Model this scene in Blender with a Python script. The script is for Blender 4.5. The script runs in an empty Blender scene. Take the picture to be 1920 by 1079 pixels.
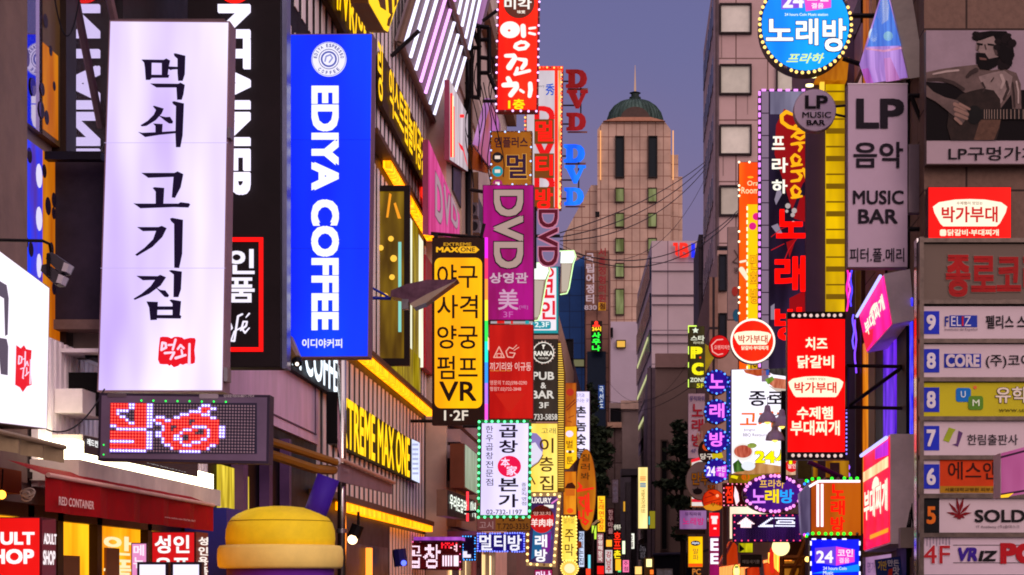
import bpy, math, random
from mathutils import Vector
R = math.radians
random.seed(7)
SC = bpy.context.scene
COL = SC.collection
# ---------------------------------------------------------------- camera, sky, sun, exposure
F, PX, PY, H = 3500.0, 1180.0, 1090.0, 1.7      # focal length (px of the 1920 px photo), vanishing point, eye height
cd = bpy.data.cameras.new('camera'); CAM = bpy.data.objects.new('camera', cd); COL.objects.link(CAM)
CAM.location = (0, 0, H); CAM.rotation_euler = (R(90), 0, 0)
cd.sensor_width = 36; cd.lens = 36 * F / 1920
cd.shift_x = (960 - PX) / 1920; cd.shift_y = (PY - 539.5) / 1920
cd.clip_start = .1; cd.clip_end = 4000
SC.camera = CAM
W_ = bpy.data.worlds.new('World'); SC.world = W_; W_.use_nodes = True
nt = W_.node_tree; bg = nt.nodes['Background']
sky = nt.nodes.new('ShaderNodeTexSky'); sky.sky_type = 'NISHITA'; sky.sun_disc = False
sky.sun_elevation = R(22); sky.sun_rotation = R(204); sky.ozone_density = 5; sky.air_density = 1.2; sky.dust_density = 1.5
hs = nt.nodes.new('ShaderNodeMix'); hs.data_type = 'RGBA'; hs.inputs[0].default_value = .8
nt.links.new(sky.outputs[0], hs.inputs[6]); hs.inputs[7].default_value = (1.42, 1.08, 2.7, 1)
tg = nt.nodes.new('ShaderNodeTexCoord'); dt = nt.nodes.new('ShaderNodeVectorMath'); dt.operation = 'DOT_PRODUCT'
dt.inputs[1].default_value = Vector((.42, -1, .42)).normalized(); nt.links.new(tg.outputs['Generated'], dt.inputs[0])
gr = nt.nodes.new('ShaderNodeMapRange'); gr.interpolation_type = 'SMOOTHSTEP'; gr.inputs[1].default_value = -.25; gr.inputs[2].default_value = .85
nt.links.new(dt.outputs['Value'], gr.inputs[0])      # the afterglow of the sunset behind the camera
gm = nt.nodes.new('ShaderNodeMix'); gm.data_type = 'RGBA'; nt.links.new(gr.outputs[0], gm.inputs[0])
sz = nt.nodes.new('ShaderNodeSeparateXYZ'); nt.links.new(tg.outputs['Generated'], sz.inputs[0])
cn = nt.nodes.new('ShaderNodeTexNoise'); cn.inputs['Scale'].default_value = 7; cn.inputs['Detail'].default_value = 5; nt.links.new(tg.outputs['Generated'], cn.inputs[0])
ca = nt.nodes.new('ShaderNodeMath'); ca.operation = 'MULTIPLY_ADD'; ca.inputs[1].default_value = -.16; nt.links.new(cn.outputs[0], ca.inputs[0]); nt.links.new(sz.outputs[2], ca.inputs[2])
cg = nt.nodes.new('ShaderNodeMapRange'); cg.interpolation_type = 'SMOOTHSTEP'; cg.inputs[1].default_value = .26; cg.inputs[2].default_value = -.02; nt.links.new(ca.outputs[0], cg.inputs[0])
hz = nt.nodes.new('ShaderNodeMix'); hz.data_type = 'RGBA'; nt.links.new(cg.outputs[0], hz.inputs[0]); nt.links.new(hs.outputs[2], hz.inputs[6]); hz.inputs[7].default_value = (2.35, 1.6, 2.8, 1)
nt.links.new(hz.outputs[2], gm.inputs[6]); gm.inputs[7].default_value = (11.6, 9.2, 10.4, 1)
nt.links.new(gm.outputs[2], bg.inputs[0]); bg.inputs[1].default_value = .1
ld = bpy.data.lights.new('dusk_sun', 'SUN'); ld.energy = 1.0; ld.angle = R(30); ld.color = (1, .72, .62)
SUN = bpy.data.objects.new('dusk_sun', ld); COL.objects.link(SUN)
SUN.rotation_euler = (R(68), 0, R(24))           # from behind the camera, low
SC.view_settings.view_transform = 'Standard'; SC.view_settings.look = 'None'
SC.view_settings.exposure = .06; SC.view_settings.gamma = 1
SC.cycles.filter_width = 1.85; SC.cycles.use_denoising = True; SC.cycles.max_bounces = 6; SC.cycles.glossy_bounces = 3
SC.cycles.sample_clamp_indirect = 4

# ---------------------------------------------------------------- materials
def lin(h):
    h = h.lstrip('#'); o = []
    for i in (0, 2, 4):
        c = int(h[i:i+2], 16) / 255
        o.append(c / 12.92 if c <= .04045 else ((c + .055) / 1.055) ** 2.4)
    return (*o, 1)
MATS = {}
def E(h, s=1.0, var=0, sc=1.5, lamp=True, h2=None):
    """a surface that gives off light: lightbox face, tube, bulb"""
    k = ('E', h, s, var, sc, lamp, h2)
    if k in MATS: return MATS[k]
    if lamp and .5 <= s <= 1.3 and h[1:3] < 'f2': s *= 1.18
    elif lamp and .5 <= s <= 1.3: s *= 1.2
    m = bpy.data.materials.new('lit_' + h.strip('#')); m.use_nodes = True; n = m.node_tree
    p = n.nodes['Principled BSDF']; p.inputs['Base Color'].default_value = (.008, .008, .008, 1); p.inputs['Roughness'].default_value = .5; p.inputs['Specular IOR Level'].default_value = .08
    p.inputs['Emission Color'].default_value = lin(h); p.inputs['Emission Strength'].default_value = s
    if var:
        tc = n.nodes.new('ShaderNodeTexCoord'); mp = n.nodes.new('ShaderNodeMapping'); mp.inputs[3].default_value = (sc * 2.2, sc * 2.2, sc * .45)
        nz = n.nodes.new('ShaderNodeTexNoise'); nz.inputs['Scale'].default_value = 1.0; nz.inputs['Detail'].default_value = 2.5
        mr = n.nodes.new('ShaderNodeMapRange'); mr.inputs[1].default_value = .3; mr.inputs[2].default_value = .7
        mr.inputs[3].default_value = s * (1 - var); mr.inputs[4].default_value = s * (1 + var * .5)
        n.links.new(tc.outputs['Object'], mp.inputs[0]); n.links.new(mp.outputs[0], nz.inputs[0])
        n.links.new(nz.outputs[0], mr.inputs[0]); n.links.new(mr.outputs[0], p.inputs['Emission Strength'])
        cm = n.nodes.new('ShaderNodeMix'); cm.data_type = 'RGBA'; c = lin(h); mf = n.nodes.new('ShaderNodeMapRange'); mf.inputs[1].default_value = .35; mf.inputs[2].default_value = .65
        n.links.new(nz.outputs[0], mf.inputs[0]); n.links.new(mf.outputs[0], cm.inputs[0])
        cm.inputs[6].default_value = lin(h2) if h2 else (c[0]**1.4, c[1]**1.4, c[2]**1.4, 1); cm.inputs[7].default_value = c
        n.links.new(cm.outputs[2], p.inputs['Emission Color'])
    if not lamp: m.cycles.emission_sampling = 'NONE'
    MATS[k] = m; return m
def M(h, rough=.6, metal=0, var=.22, sc=1.2, grid=None, bump=.0, streak=1.0):
    """a painted / built surface with dirt variation; grid = (w, h, mortar hex, size)"""
    k = ('M', h, rough, metal, var, sc, grid, bump, streak)
    if k in MATS: return MATS[k]
    m = bpy.data.materials.new('paint_' + h.strip('#')); m.use_nodes = True; n = m.node_tree
    p = n.nodes['Principled BSDF']; p.inputs['Roughness'].default_value = rough; p.inputs['Specular IOR Level'].default_value = .12; p.inputs['Metallic'].default_value = metal
    tc = n.nodes.new('ShaderNodeTexCoord'); mp = n.nodes.new('ShaderNodeMapping')
    mp.inputs[3].default_value = (sc, sc, sc * streak)
    nz = n.nodes.new('ShaderNodeTexNoise'); nz.inputs['Scale'].default_value = 2; nz.inputs['Detail'].default_value = 6; nz.inputs['Roughness'].default_value = .65
    n.links.new(tc.outputs['Object'], mp.inputs[0]); n.links.new(mp.outputs[0], nz.inputs[0])
    mr = n.nodes.new('ShaderNodeMapRange'); mr.inputs[1].default_value = .3; mr.inputs[2].default_value = .7
    mr.inputs[3].default_value = 1 - var; mr.inputs[4].default_value = 1 + var * .6
    n.links.new(nz.outputs[0], mr.inputs[0])
    mx = n.nodes.new('ShaderNodeMix'); mx.data_type = 'RGBA'; mx.blend_type = 'MULTIPLY'; mx.inputs[0].default_value = 1
    n.links.new(mr.outputs[0], mx.inputs[7])
    if grid:
        sx = n.nodes.new('ShaderNodeSeparateXYZ'); n.links.new(tc.outputs['Object'], sx.inputs[0])
        ad = n.nodes.new('ShaderNodeMath'); n.links.new(sx.outputs[0], ad.inputs[0]); n.links.new(sx.outputs[1], ad.inputs[1])
        cb = n.nodes.new('ShaderNodeCombineXYZ'); n.links.new(ad.outputs[0], cb.inputs[0]); n.links.new(sx.outputs[2], cb.inputs[1])
        bk = n.nodes.new('ShaderNodeTexBrick'); bk.offset = 0; bk.squash = 1
        bk.inputs['Scale'].default_value = 1; bk.inputs['Brick Width'].default_value = grid[0]; bk.inputs['Row Height'].default_value = grid[1]
        bk.inputs['Mortar Size'].default_value = grid[3]; bk.inputs['Mortar Smooth'].default_value = .3
        c = lin(h); bk.inputs['Color1'].default_value = c; bk.inputs['Color2'].default_value = (c[0] * .86, c[1] * .84, c[2] * .84, 1)
        bk.inputs['Mortar'].default_value = lin(grid[2]); n.links.new(cb.outputs[0], bk.inputs[0]); n.links.new(bk.outputs[0], mx.inputs[6])
    else: mx.inputs[6].default_value = lin(h)
    n.links.new(mx.outputs[2], p.inputs['Base Color'])
    rr = n.nodes.new('ShaderNodeMapRange'); rr.inputs[3].default_value = max(.05, rough - .12); rr.inputs[4].default_value = min(1, rough + .15)
    n.links.new(nz.outputs[0], rr.inputs[0]); n.links.new(rr.outputs[0], p.inputs['Roughness'])
    if bump:
        b = n.nodes.new('ShaderNodeBump'); b.inputs[0].default_value = bump; b.inputs[1].default_value = .02
        n.links.new(nz.outputs[0], b.inputs['Height']); n.links.new(b.outputs[0], p.inputs['Normal'])
    MATS[k] = m; return m
def glass(h, refl=.6, dark='#201a14', var=0):
    k = ('G', h, refl, dark, var)
    if k in MATS: return MATS[k]
    m = bpy.data.materials.new('window_glass'); m.use_nodes = True; n = m.node_tree
    p = n.nodes['Principled BSDF']; p.inputs['Base Color'].default_value = lin(dark); p.inputs['Roughness'].default_value = .4
    g = n.nodes.new('ShaderNodeBsdfGlossy'); g.inputs[0].default_value = lin(h); g.inputs[1].default_value = .015
    mx = n.nodes.new('ShaderNodeMixShader'); mx.inputs[0].default_value = refl
    n.links.new(p.outputs[0], mx.inputs[1]); n.links.new(g.outputs[0], mx.inputs[2])
    n.links.new(mx.outputs[0], n.nodes['Material Output'].inputs[0])
    MATS[k] = m; return m

# ---------------------------------------------------------------- meshes and the object tree
def Wp(px, py, d): return Vector(((px - PX) / F * d, d, H + (PY - py) / F * d))
def wall(px, py, X):
    d = X * F / (px - PX); return Wp(px, py, d)
class MB:
    def __init__(s): s.v = []; s.f = []; s.mi = []; s.cur = 0
    def add(s, vs, fs):
        o = len(s.v); s.v += [Vector(v) for v in vs]
        for f in fs: s.f.append([o + i for i in f]); s.mi.append(s.cur)
        return s
    def box(s, x0, x1, y0, y1, z0, z1):
        return s.add([(x0,y0,z0),(x1,y0,z0),(x1,y1,z0),(x0,y1,z0),(x0,y0,z1),(x1,y0,z1),(x1,y1,z1),(x0,y1,z1)],
                     [(0,3,2,1),(4,5,6,7),(0,1,5,4),(1,2,6,5),(2,3,7,6),(3,0,4,7)])
    def prism(s, pts, ext):
        n = len(pts); ext = Vector(ext); a = [Vector(p) for p in pts]
        return s.add(a + [p + ext for p in a], [list(range(n)), list(range(2*n-1, n-1, -1))] + [(i, i+n, (i+1) % n + n, (i+1) % n) for i in range(n)])
    def quad(s, a, b, c, d): return s.add([a,b,c,d], [(0,1,2,3)])
    def tube(s, pts, r, n=8, cap=True):
        pts = [Vector(p) for p in pts]; rr = r if isinstance(r, (list, tuple)) else [r] * len(pts); vs = []
        for i, p in enumerate(pts):
            t = (pts[min(i+1, len(pts)-1)] - pts[max(i-1, 0)]).normalized()
            a = t.cross(Vector((0,0,1)) if abs(t.z) < .9 else Vector((1,0,0))).normalized(); b = t.cross(a)
            vs += [p + (a * math.cos(k*2*math.pi/n) + b * math.sin(k*2*math.pi/n)) * rr[i] for k in range(n)]
        fs = [(i*n+k, i*n+(k+1)%n, (i+1)*n+(k+1)%n, (i+1)*n+k) for i in range(len(pts)-1) for k in range(n)]
        if cap: fs += [list(range(n-1,-1,-1)), list(range((len(pts)-1)*n, len(pts)*n))]
        return s.add(vs, fs)
    def lathe(s, c, prof, n=24, sx=1, sy=1):
        c = Vector(c); vs = []
        for r, z in prof: vs += [c + Vector((r*math.cos(2*math.pi*k/n)*sx, r*math.sin(2*math.pi*k/n)*sy, z)) for k in range(n)]
        m = len(prof); fs = [(i*n+k, i*n+(k+1)%n, (i+1)*n+(k+1)%n, (i+1)*n+k) for i in range(m-1) for k in range(n)]
        if prof[0][0] > 1e-4: fs.append(list(range(n-1,-1,-1)))
        if prof[-1][0] > 1e-4: fs.append(list(range((m-1)*n, m*n)))
        return s.add(vs, fs)
    def ball(s, c, r, n=10, m=6):
        return s.lathe(c, [(max(1e-5, r*math.sin(math.pi*i/m)), -r*math.cos(math.pi*i/m)) for i in range(m+1)], n)
def base(o):
    while o.parent: o = o.parent
    return o.location
def mesh(name, mb, mat, parent=None, loc=None, smooth=False):
    b = base(parent) if parent else Vector(loc if loc else (0,0,0))
    me = bpy.data.meshes.new(name); me.from_pydata([v - b for v in mb.v], [], mb.f)
    for m in (mat if isinstance(mat, list) else [mat]): me.materials.append(m)
    if isinstance(mat, list):
        for p, i in zip(me.polygons, mb.mi): p.material_index = i
    if smooth: me.polygons.foreach_set('use_smooth', [True] * len(me.polygons))
    me.update()
    o = bpy.data.objects.new(name, me); COL.objects.link(o)
    if parent: o.parent = parent
    else: o.location = b
    return o
def tag(o, label=None, cat=None, group=None, kind=None):
    if label: o['label'] = label
    if cat: o['category'] = cat
    if group: o['group'] = group
    if kind: o['kind'] = kind
    return o
def thing(name, label, cat, loc, group=None):
    o = bpy.data.objects.new(name, None); COL.objects.link(o); o.location = loc; o.empty_display_size = .2
    return tag(o, label, cat, group)
def solo(name, label, cat, mb, mat, group=None, smooth=False):
    xs = [v for v in mb.v]; lo = Vector((sum(v.x for v in xs)/len(xs), sum(v.y for v in xs)/len(xs), min(v.z for v in xs)))
    return tag(mesh(name, mb, mat, None, lo, smooth), label, cat, group)

# ---------------------------------------------------------------- lettering
TMP = bpy.data.scenes.new('lettering_tmp'); GL = {}
def glyph(s, off, ext):
    k = (s, off, ext)
    if k not in GL:
        c = bpy.data.curves.new('t', 'FONT'); c.body = s; c.extrude = .5 if ext else 0; c.resolution_u = 3
        o = bpy.data.objects.new('t', c); TMP.collection.objects.link(o); vl = TMP.view_layers[0]; vl.update()
        dg = vl.depsgraph; me = bpy.data.meshes.new_from_object(o.evaluated_get(dg), depsgraph=dg)
        vs = [v.co.copy() for v in me.vertices]; fs = [list(p.vertices) for p in me.polygons]; N = len(vs)
        if off > .004:                     # heavier weight: four copies pushed to the corners
            d = off * .85; V = []; Fs = []
            for i, (dx, dy) in enumerate(((-d,-d),(d,-d),(d,d),(-d,d))):
                V += [Vector((v.x+dx, v.y+dy, v.z if ext else i*.3)) for v in vs]; Fs += [[j + i*N for j in f] for f in fs]
            vs, fs = V, Fs
        GL[k] = (vs, fs)
        bpy.data.objects.remove(o); bpy.data.meshes.remove(me); bpy.data.curves.remove(c)
    return GL[k]
def ell(cx, cy, rx, ry, n=40, a0=0): return [(cx + rx*math.cos(a0 + 2*math.pi*i/n), cy + ry*math.sin(a0 + 2*math.pi*i/n)) for i in range(n)]
def rrect(x0, y0, x1, y1, r, n=5):
    o = []
    for cx, cy, a in ((x1-r, y0+r, -90), (x1-r, y1-r, 0), (x0+r, y1-r, 90), (x0+r, y0+r, 180)):
        o += [(cx + r*math.cos(R(a + 90*i/n)), cy + r*math.sin(R(a + 90*i/n))) for i in range(n+1)]
    return o
def rc(x0, y0, x1, y1): return [(x0,y0),(x1,y0),(x1,y1),(x0,y1)]
def tr(ox, oy, s, pts): return [(ox + x/s, oy + y/s) for x, y in pts]
BULB = {}
class Sg:
    """a sign on a plane: front (number = distance), ('L', X) on a left wall, ('R', X) on a right wall; shapes given in photo pixels"""
    def __init__(s, label, pl, q, face=None, case=None, th=.2, inset=2, name='hanging_sign', cat='sign', group=None, lit=True, root=None, facename='panel'):
        s.lit = lit
        if isinstance(pl, tuple):
            s.N = Vector((1,0,0)) if pl[0] == 'L' else Vector((-1,0,0)); s.U = Vector((0,1,0)) if pl[0] == 'L' else Vector((0,-1,0)); s.O = Vector((pl[1],0,0))
        else: s.N = Vector((0,-1,0)); s.U = Vector((1,0,0)); s.O = Vector((0,pl,0))
        pts = rc(*q) if len(q) == 4 and not isinstance(q[0], tuple) else q
        w = [s.P(*p) for p in pts]; c = sum(w, Vector()) / len(w)
        s.st = max(.004, c.y * .0003)
        s.root = root or thing(name, label, cat, Vector((c.x, c.y, min(p.z for p in w))) - s.N * th * .5, group)
        if case is not None:
            s.case = mesh('casing', MB().prism(w, -s.N * th), M(case, .45, .1) if isinstance(case, str) else case, s.root)
        if face is not None:
            cx = sum(p[0] for p in pts)/len(pts); cy = sum(p[1] for p in pts)/len(pts)
            hx = max(abs(p[0]-cx) for p in pts); hy = max(abs(p[1]-cy) for p in pts)
            s.face = s.p([(cx+(x-cx)*(1-inset/hx), cy+(y-cy)*(1-inset/hy)) for x, y in pts], face, 1, facename)
    def mat(s, c): return c if not isinstance(c, str) else (E(c, 1.05, lamp=False) if s.lit else M(c, .5, var=.08))
    def P(s, px, py):
        d = Vector(((px-PX)/F, 1, (PY-py)/F)); o = Vector((0,0,H))
        t = (s.O - o).dot(s.N) / d.dot(s.N); return o + d * t
    def Q(s, p, k): return s.P(*p) + s.N * s.st * k
    def p(s, pts, col, k=2, name='emblem', th=None, par=None):
        if len(pts) == 4 and not isinstance(pts[0], tuple): pts = rc(*pts)
        return mesh(name, MB().prism([s.Q(q, k) for q in pts], -s.N * (s.st * .9 if th is None else th)), s.mat(col), par or s.root)
    def ps(s, polys, col, k=2, name='emblem', par=None):
        mb = MB()
        for i, pts in enumerate(polys):
            if len(pts) == 4 and not isinstance(pts[0], tuple): pts = rc(*pts)
            mb.prism([s.Q(q, k) + s.N * s.st * .06 * (i % 12) for q in pts], -s.N * s.st * .9)
        return mesh(name, mb, s.mat(col), par or s.root)
    def ring(s, cx, cy, rx, ry, w, col, k=2, name='border', n=40, par=None, ext=0):
        mb = MB(); a = [s.Q(q, k) for q in ell(cx, cy, rx, ry, n)]; b = [s.Q(q, k) for q in ell(cx, cy, rx-w, ry-w, n)]
        e = s.N * (ext or s.st * .5); vs = a + b + [v - e for v in a] + [v - e for v in b]; fs = []
        for i in range(n):
            j = (i+1) % n; fs += [(i, j, n+j, n+i), (i, 2*n+i, 2*n+j, j), (n+i, n+j, 3*n+j, 3*n+i)]
        return mesh(name, mb.add(vs, fs), s.mat(col), par or s.root)
    def frame(s, x0, y0, x1, y1, w, col, k=2, name='border', th=None):
        return s.ps([(x0,y0,x1,y0+w),(x0,y1-w,x1,y1),(x0,y0+w,x0+w,y1-w),(x1-w,y0+w,x1,y1-w)], col, k, name)
    def _map(s, g, bb, x0, y0, x1, y1, k, rot, ext, shear):
        A = s.P(x0, y0); B = s.P(x1, y1); z1 = A.z; z0 = B.z; u0 = A.dot(s.U); u1 = B.dot(s.U)
        off = s.N * s.N.dot(s.O); vs = []
        for c in g[0]:
            a = (c.x - bb[0]) / (bb[1] - bb[0]); b = (c.y - bb[2]) / (bb[3] - bb[2]); n = s.st * k + ((c.z + .5) * ext if ext else c.z * s.st * .3)
            a += shear * (b - .5)
            if rot == 0: u = u0 + (u1-u0)*a; v = z0 + (z1-z0)*b
            elif rot < 0: u = u0 + (u1-u0)*b; v = z1 - (z1-z0)*a
            else: u = u1 - (u1-u0)*b; v = z0 + (z1-z0)*a
            vs.append(off + s.U*u + Vector((0,0,v)) + s.N*n)
        return vs, g[1]
    def t(s, txt, x0, y0, x1, y1, col, b=.02, rot=0, k=3, ext=0, name='lettering', ol=None, ow=.03, shear=0, par=None, mb=None):
        g = glyph(txt, b, ext); xs = [v.x for v in g[0]]; ys = [v.y for v in g[0]]
        bb = (min(xs), max(xs), min(ys), max(ys)); own = mb is None; mb = mb or MB()
        if ol:
            g2 = glyph(txt, b + ow, 0); mesh('outline', MB().add(*s._map(g2, bb, x0, y0, x1, y1, k-.6, rot, 0, shear)), s.mat(ol), par or s.root)
        mb.add(*s._map(g, bb, x0, y0, x1, y1, k, rot, ext, shear))
        return mesh(name, mb, s.mat(col), par or s.root) if own else mb
    def v(s, txt, x0, y0, x1, y1, col, b=.02, gap=.12, k=3, ext=0, name='lettering', ol=None, ow=.03, cols=None):
        mb = MB(); n = len(txt); h = (y1-y0)/(n - gap)
        for i, ch in enumerate(txt):
            if ch == ' ': continue
            yy = y0 + h*i
            if ol: s.t(ch, x0, yy, x1, yy + h*(1-gap), cols[i] if cols else col, b, 0, k, ext, name, ol, ow)
            else: s.t(ch, x0, yy, x1, yy + h*(1-gap), col, b, 0, k, ext, mb=mb)
        if mb.v: return mesh(name, mb, s.mat(col), s.root)
    def brush(s, strokes, col, k=3, name='lettering', n=9, par=None):
        mb = MB(); i = 0
        for st in strokes:
            for j, (x, y, w) in enumerate(st):
                mb.add([s.Q(q, k) + s.N*s.st*.05*(i % 20) for q in ell(x, y, w/2, w/2, n)], [list(range(n-1,-1,-1))]); i += 1
                if j:
                    X, Y, Wd = st[j-1]; dx, dy = x-X, y-Y; L = math.hypot(dx, dy) or 1; nx, ny = -dy/L, dx/L
                    mb.add([s.Q(q, k) + s.N*s.st*.05*(i % 20) for q in ((X+nx*Wd/2, Y+ny*Wd/2),(x+nx*w/2, y+ny*w/2),(x-nx*w/2, y-ny*w/2),(X-nx*Wd/2, Y-ny*Wd/2))], [(0,1,2,3)]); i += 1
        return mesh(name, mb, s.mat(col), par or s.root)
    def bulbs(s, path, n, r, mats, k=2, name='bulb', closed=True):
        """n bulbs along a pixel path; r in px; mats cycled"""
        pts = path + [path[0]] if closed else path
        seg = [math.dist(pts[i], pts[i+1]) for i in range(len(pts)-1)]; L = sum(seg)
        for i in range(n):
            t = L * i / (n if closed else max(1, n-1)); j = 0
            while j < len(seg)-1 and t > seg[j]: t -= seg[j]; j += 1
            f = min(1, t/seg[j]); p = (pts[j][0]+(pts[j+1][0]-pts[j][0])*f, pts[j][1]+(pts[j+1][1]-pts[j][1])*f)
            if r < 6: p = (p[0]+RB_.uniform(-.2,.2)*r, p[1]+RB_.uniform(-.2,.2)*r)
            s.dot(p, r, DEAD if RB_.random() < .06 else mats[i % len(mats)], k, name)
    def dashes(s, rects, m, k=3, name='light_dash', th=.02):
        for r in rects: s.p(tuple(r), m, k, name, th)
    def dot(s, p, r, m, k=2, name='bulb'):
        c = s.Q(p, k); rad = r / F * c.y; key = (m.name, round(rad, 4))
        if key not in BULB:
            me = bpy.data.meshes.new(name); b = MB().ball((0,0,0), rad, 8, 5); me.from_pydata(b.v, [], b.f); me.materials.append(m)
            me.polygons.foreach_set('use_smooth', [True]*len(me.polygons)); BULB[key] = me
        o = bpy.data.objects.new(name, BULB[key]); COL.objects.link(o); o.parent = s.root; o.location = c - s.root.location
    def arm(s, pairs, r=.02, mat=None, name='bracket'):
        mb = MB()
        for a, b in pairs: mb.tube([a, b], r, 6)
        return mesh(name, mb, mat or DARK, s.root)
RB_ = random.Random(4); DEAD = M('#8a6a60', .4)
DARK = M('#1c1719', .5, .3); BLACK = M('#0c0a0d', .5); STEEL = M('#8a8488', .3, .8); WHITE = M('#c9c2c6', .55)
CHROME = M('#d8d0c8', .12, 1.0, var=.05); TAUPE = M('#8c7a72', .7, bump=.2); WOOD = M('#5a3420', .6)
def bulbm(h, s=2.5): return E(h, s, lamp=False)
# ---------------------------------------------------------------- setting
tag(mesh('ground', MB().quad((-900,-200,-.02),(900,-200,-.02),(900,1500,-.02),(-900,1500,-.02)), M('#4a4644', .9, sc=.3)), kind='structure')
tag(mesh('road', MB().quad((-2.2,-20,0),(1.6,-20,0),(1.6,400,0),(-2.2,400,0)), M('#3a393b', .8, sc=.6, bump=.3)), kind='structure')
tag(mesh('pavement', MB().box(-4.4,-2.2,-20,400,-.01,.12).box(1.6,3.4,-20,400,-.01,.12), M('#77706c', .8, grid=(.4,.4,'#3c3836',.01))), kind='structure')

def bld(name, label, x0, x1, y0, y1, h, mat, group=None, cat='building', foot=None, z0=0):
    r = thing(name, label, cat, ((x0+x1)/2, y0, z0), group)
    mb = MB().box(x0,x1,y0,y1,z0,h) if not foot else MB().prism([(x,y,z0) for x,y in foot][::-1], (0,0,h-z0))
    mesh('wall', mb, mat, r); return r
def fw(root, d, rects, glassm, framem=None, fr=.06, name='window'):
    """windows on a front facing wall at distance d: px rects, each a part with its pane"""
    for x0,y0,x1,y1 in rects:
        a = Wp(x0,y1,d); b = Wp(x1,y0,d); f = d*.0006+.01
        mb = MB(); t = fr
        mb.box(a.x-t,b.x+t,d-3*f,d+.02,a.z-t,a.z).box(a.x-t,b.x+t,d-3*f,d+.02,b.z,b.z+t).box(a.x-t,a.x,d-3*f,d+.02,a.z,b.z).box(b.x,b.x+t,d-3*f,d+.02,a.z,b.z)
        w = mesh(name, mb, framem or DARK, root)
        mesh('pane', MB().box(a.x,b.x,d-f,d-f*.2,a.z,b.z), glassm, w)

# ---------------------------------------------------------------- dome tower far down the street
D = 250
tb = thing('domed_tower', 'tall pink granite tower with a green copper dome and spire', 'building', Wp(1185,1090,D))
GRAN = M('#b89a88', .75, var=.3, sc=.12, grid=(1.05,1.75,'#7d5a4c',.06))
def X(px, d=250): return (px-PX)/F*d
def Z(py, d=250): return H+(PY-py)/F*d
mesh('wall', MB().prism([(X(a),D,Z(b)) for a,b in ((1120,1090),(1120,244),(1131,228),(1246,228),(1258,244),(1258,1090))], (0,9,0)), GRAN, tb)
mesh('side_wing', MB().prism([(X(a),D+1.5,Z(b)) for a,b in ((1055,1090),(1055,440),(1108,343),(1125,343),(1125,1090))], (0,8,0)), GRAN, tb)
mesh('right_wing', MB().box(X(1256),X(1272),D+.8,D+9,0,Z(288)).box(X(1272.3),X(1280),D+1.2,D+9,0,Z(328)), GRAN, tb)
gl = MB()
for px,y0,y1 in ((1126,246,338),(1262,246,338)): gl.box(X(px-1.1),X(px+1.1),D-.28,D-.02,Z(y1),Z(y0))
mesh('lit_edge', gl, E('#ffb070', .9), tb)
mesh('parapet', MB().prism([(X(a),D-.6,Z(b)) for a,b in ((1131,229),(1160,222),(1220,222),(1247,229))], (0,10,0)), M('#a8765e', .7), tb)
dm = mesh('dome', MB().lathe((X(1191),D+4.5,Z(225)), [(3.75,0),(3.82,.5),(3.78,1.15),(3.5,2.0),(2.9,2.8),(2.1,3.37),(1.1,3.7),(.5,3.8)], 40), M('#42554e', .55, .1, var=.75, sc=.6, streak=.15), tb, smooth=True)
rb = MB()
for k in range(40):
    a = 2*math.pi*k/40; pr = [(3.86,.5),(3.82,1.15),(3.54,2.0),(2.94,2.8),(2.14,3.37),(1.14,3.7)]
    rb.tube([(X(1191)+r*math.cos(a), D+4.5+r*math.sin(a), Z(225)+z) for r,z in pr], .045, 4)
mesh('dome_ribs', rb, M('#2c4038', .6), dm)
mesh('dormer', MB().prism([(X(1191)+2.0*math.cos(R(a)), D+.2, Z(224)+1.75*math.sin(R(a))) for a in range(0,181,15)], (0,3,0)), M('#4a3a34', .6), dm)
mesh('lantern', MB().lathe((X(1191),D+4.5,Z(174)), [(.75,0),(.8,.5),(.55,.6),(.55,1.0),(.8,1.1),(.3,1.3)], 12), M('#23302c', .5), tb)
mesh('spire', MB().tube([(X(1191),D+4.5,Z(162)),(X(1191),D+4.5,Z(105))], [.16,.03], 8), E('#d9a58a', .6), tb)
GL1 = M('#0c161d', .4, 0)
fw(tb, D, [(1155,258,1169,333),(1217,258,1231,333)], GL1, M('#2a211e'), .12)
fw(tb, D, [(x,y,x+14,y+24) for x in (1155,1216) for y in (355,402,449,496)] + [(1155,544,1169,590)], E('#868a5c', .72, .3, .8), M('#3a2a22'), .12)
# ---------------------------------------------------------------- far blocks
b = bld('glass_tower', 'deep blue glass tower just left of the pink domed one', X(1040,200), X(1096,200), 200, 215, Z(500,200), M('#173766', .2, .35, var=.2, sc=.3, grid=(1.3,1.7,'#0d1f3f',.05)))
mesh('corner_top', MB().prism([(X(1060,200),200,Z(500,200)),(X(1096,200),200,Z(500,200)),(X(1096,200),200,Z(480,200))], (0,12,0)), M('#1d4072', .2, .4), b)
fw(b, 200, [(1076,675,1095,688)], E('#8a8560', .5), None, .08)
b = bld('brown_office_block', 'brown stone office block carrying tall vertical lettering beside the blue glass tower', X(1097,195), X(1142,195), 195, 210, Z(470,195), M('#8c6455', .7, sc=.2, grid=(1.2,1.5,'#5a3d33',.06)))
mesh('dark_glazing', MB().box(X(1101,195),X(1136,195),194.6,194.95,0,Z(660,195)), M('#101b2a', .2, .3), b)
s = Sg('vertical sign of grey block letters ending in 830 high on the brown office block', 194, (1096,472,1116,584), root=b, lit=False)
s.v('국립어정터', 1099,476,1114,570,'#c9bfc4',.03,k=3); s.t('830',1096,573,1119,582,'#b8aeb4',.03)
s.v('서울정형의원', 1122,466,1136,568,'#8c2a2e',.03,k=3); s.p((1122,568,1136,583),'#d9a020',3); s.t('점',1124,569,1135,581,'#5a2b10',.03,k=5)
s = Sg('small green and yellow lit sauna sign with a red flame on a brown block', 192, (1108,602,1129,660), None, '#1a1512', .5)
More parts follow.
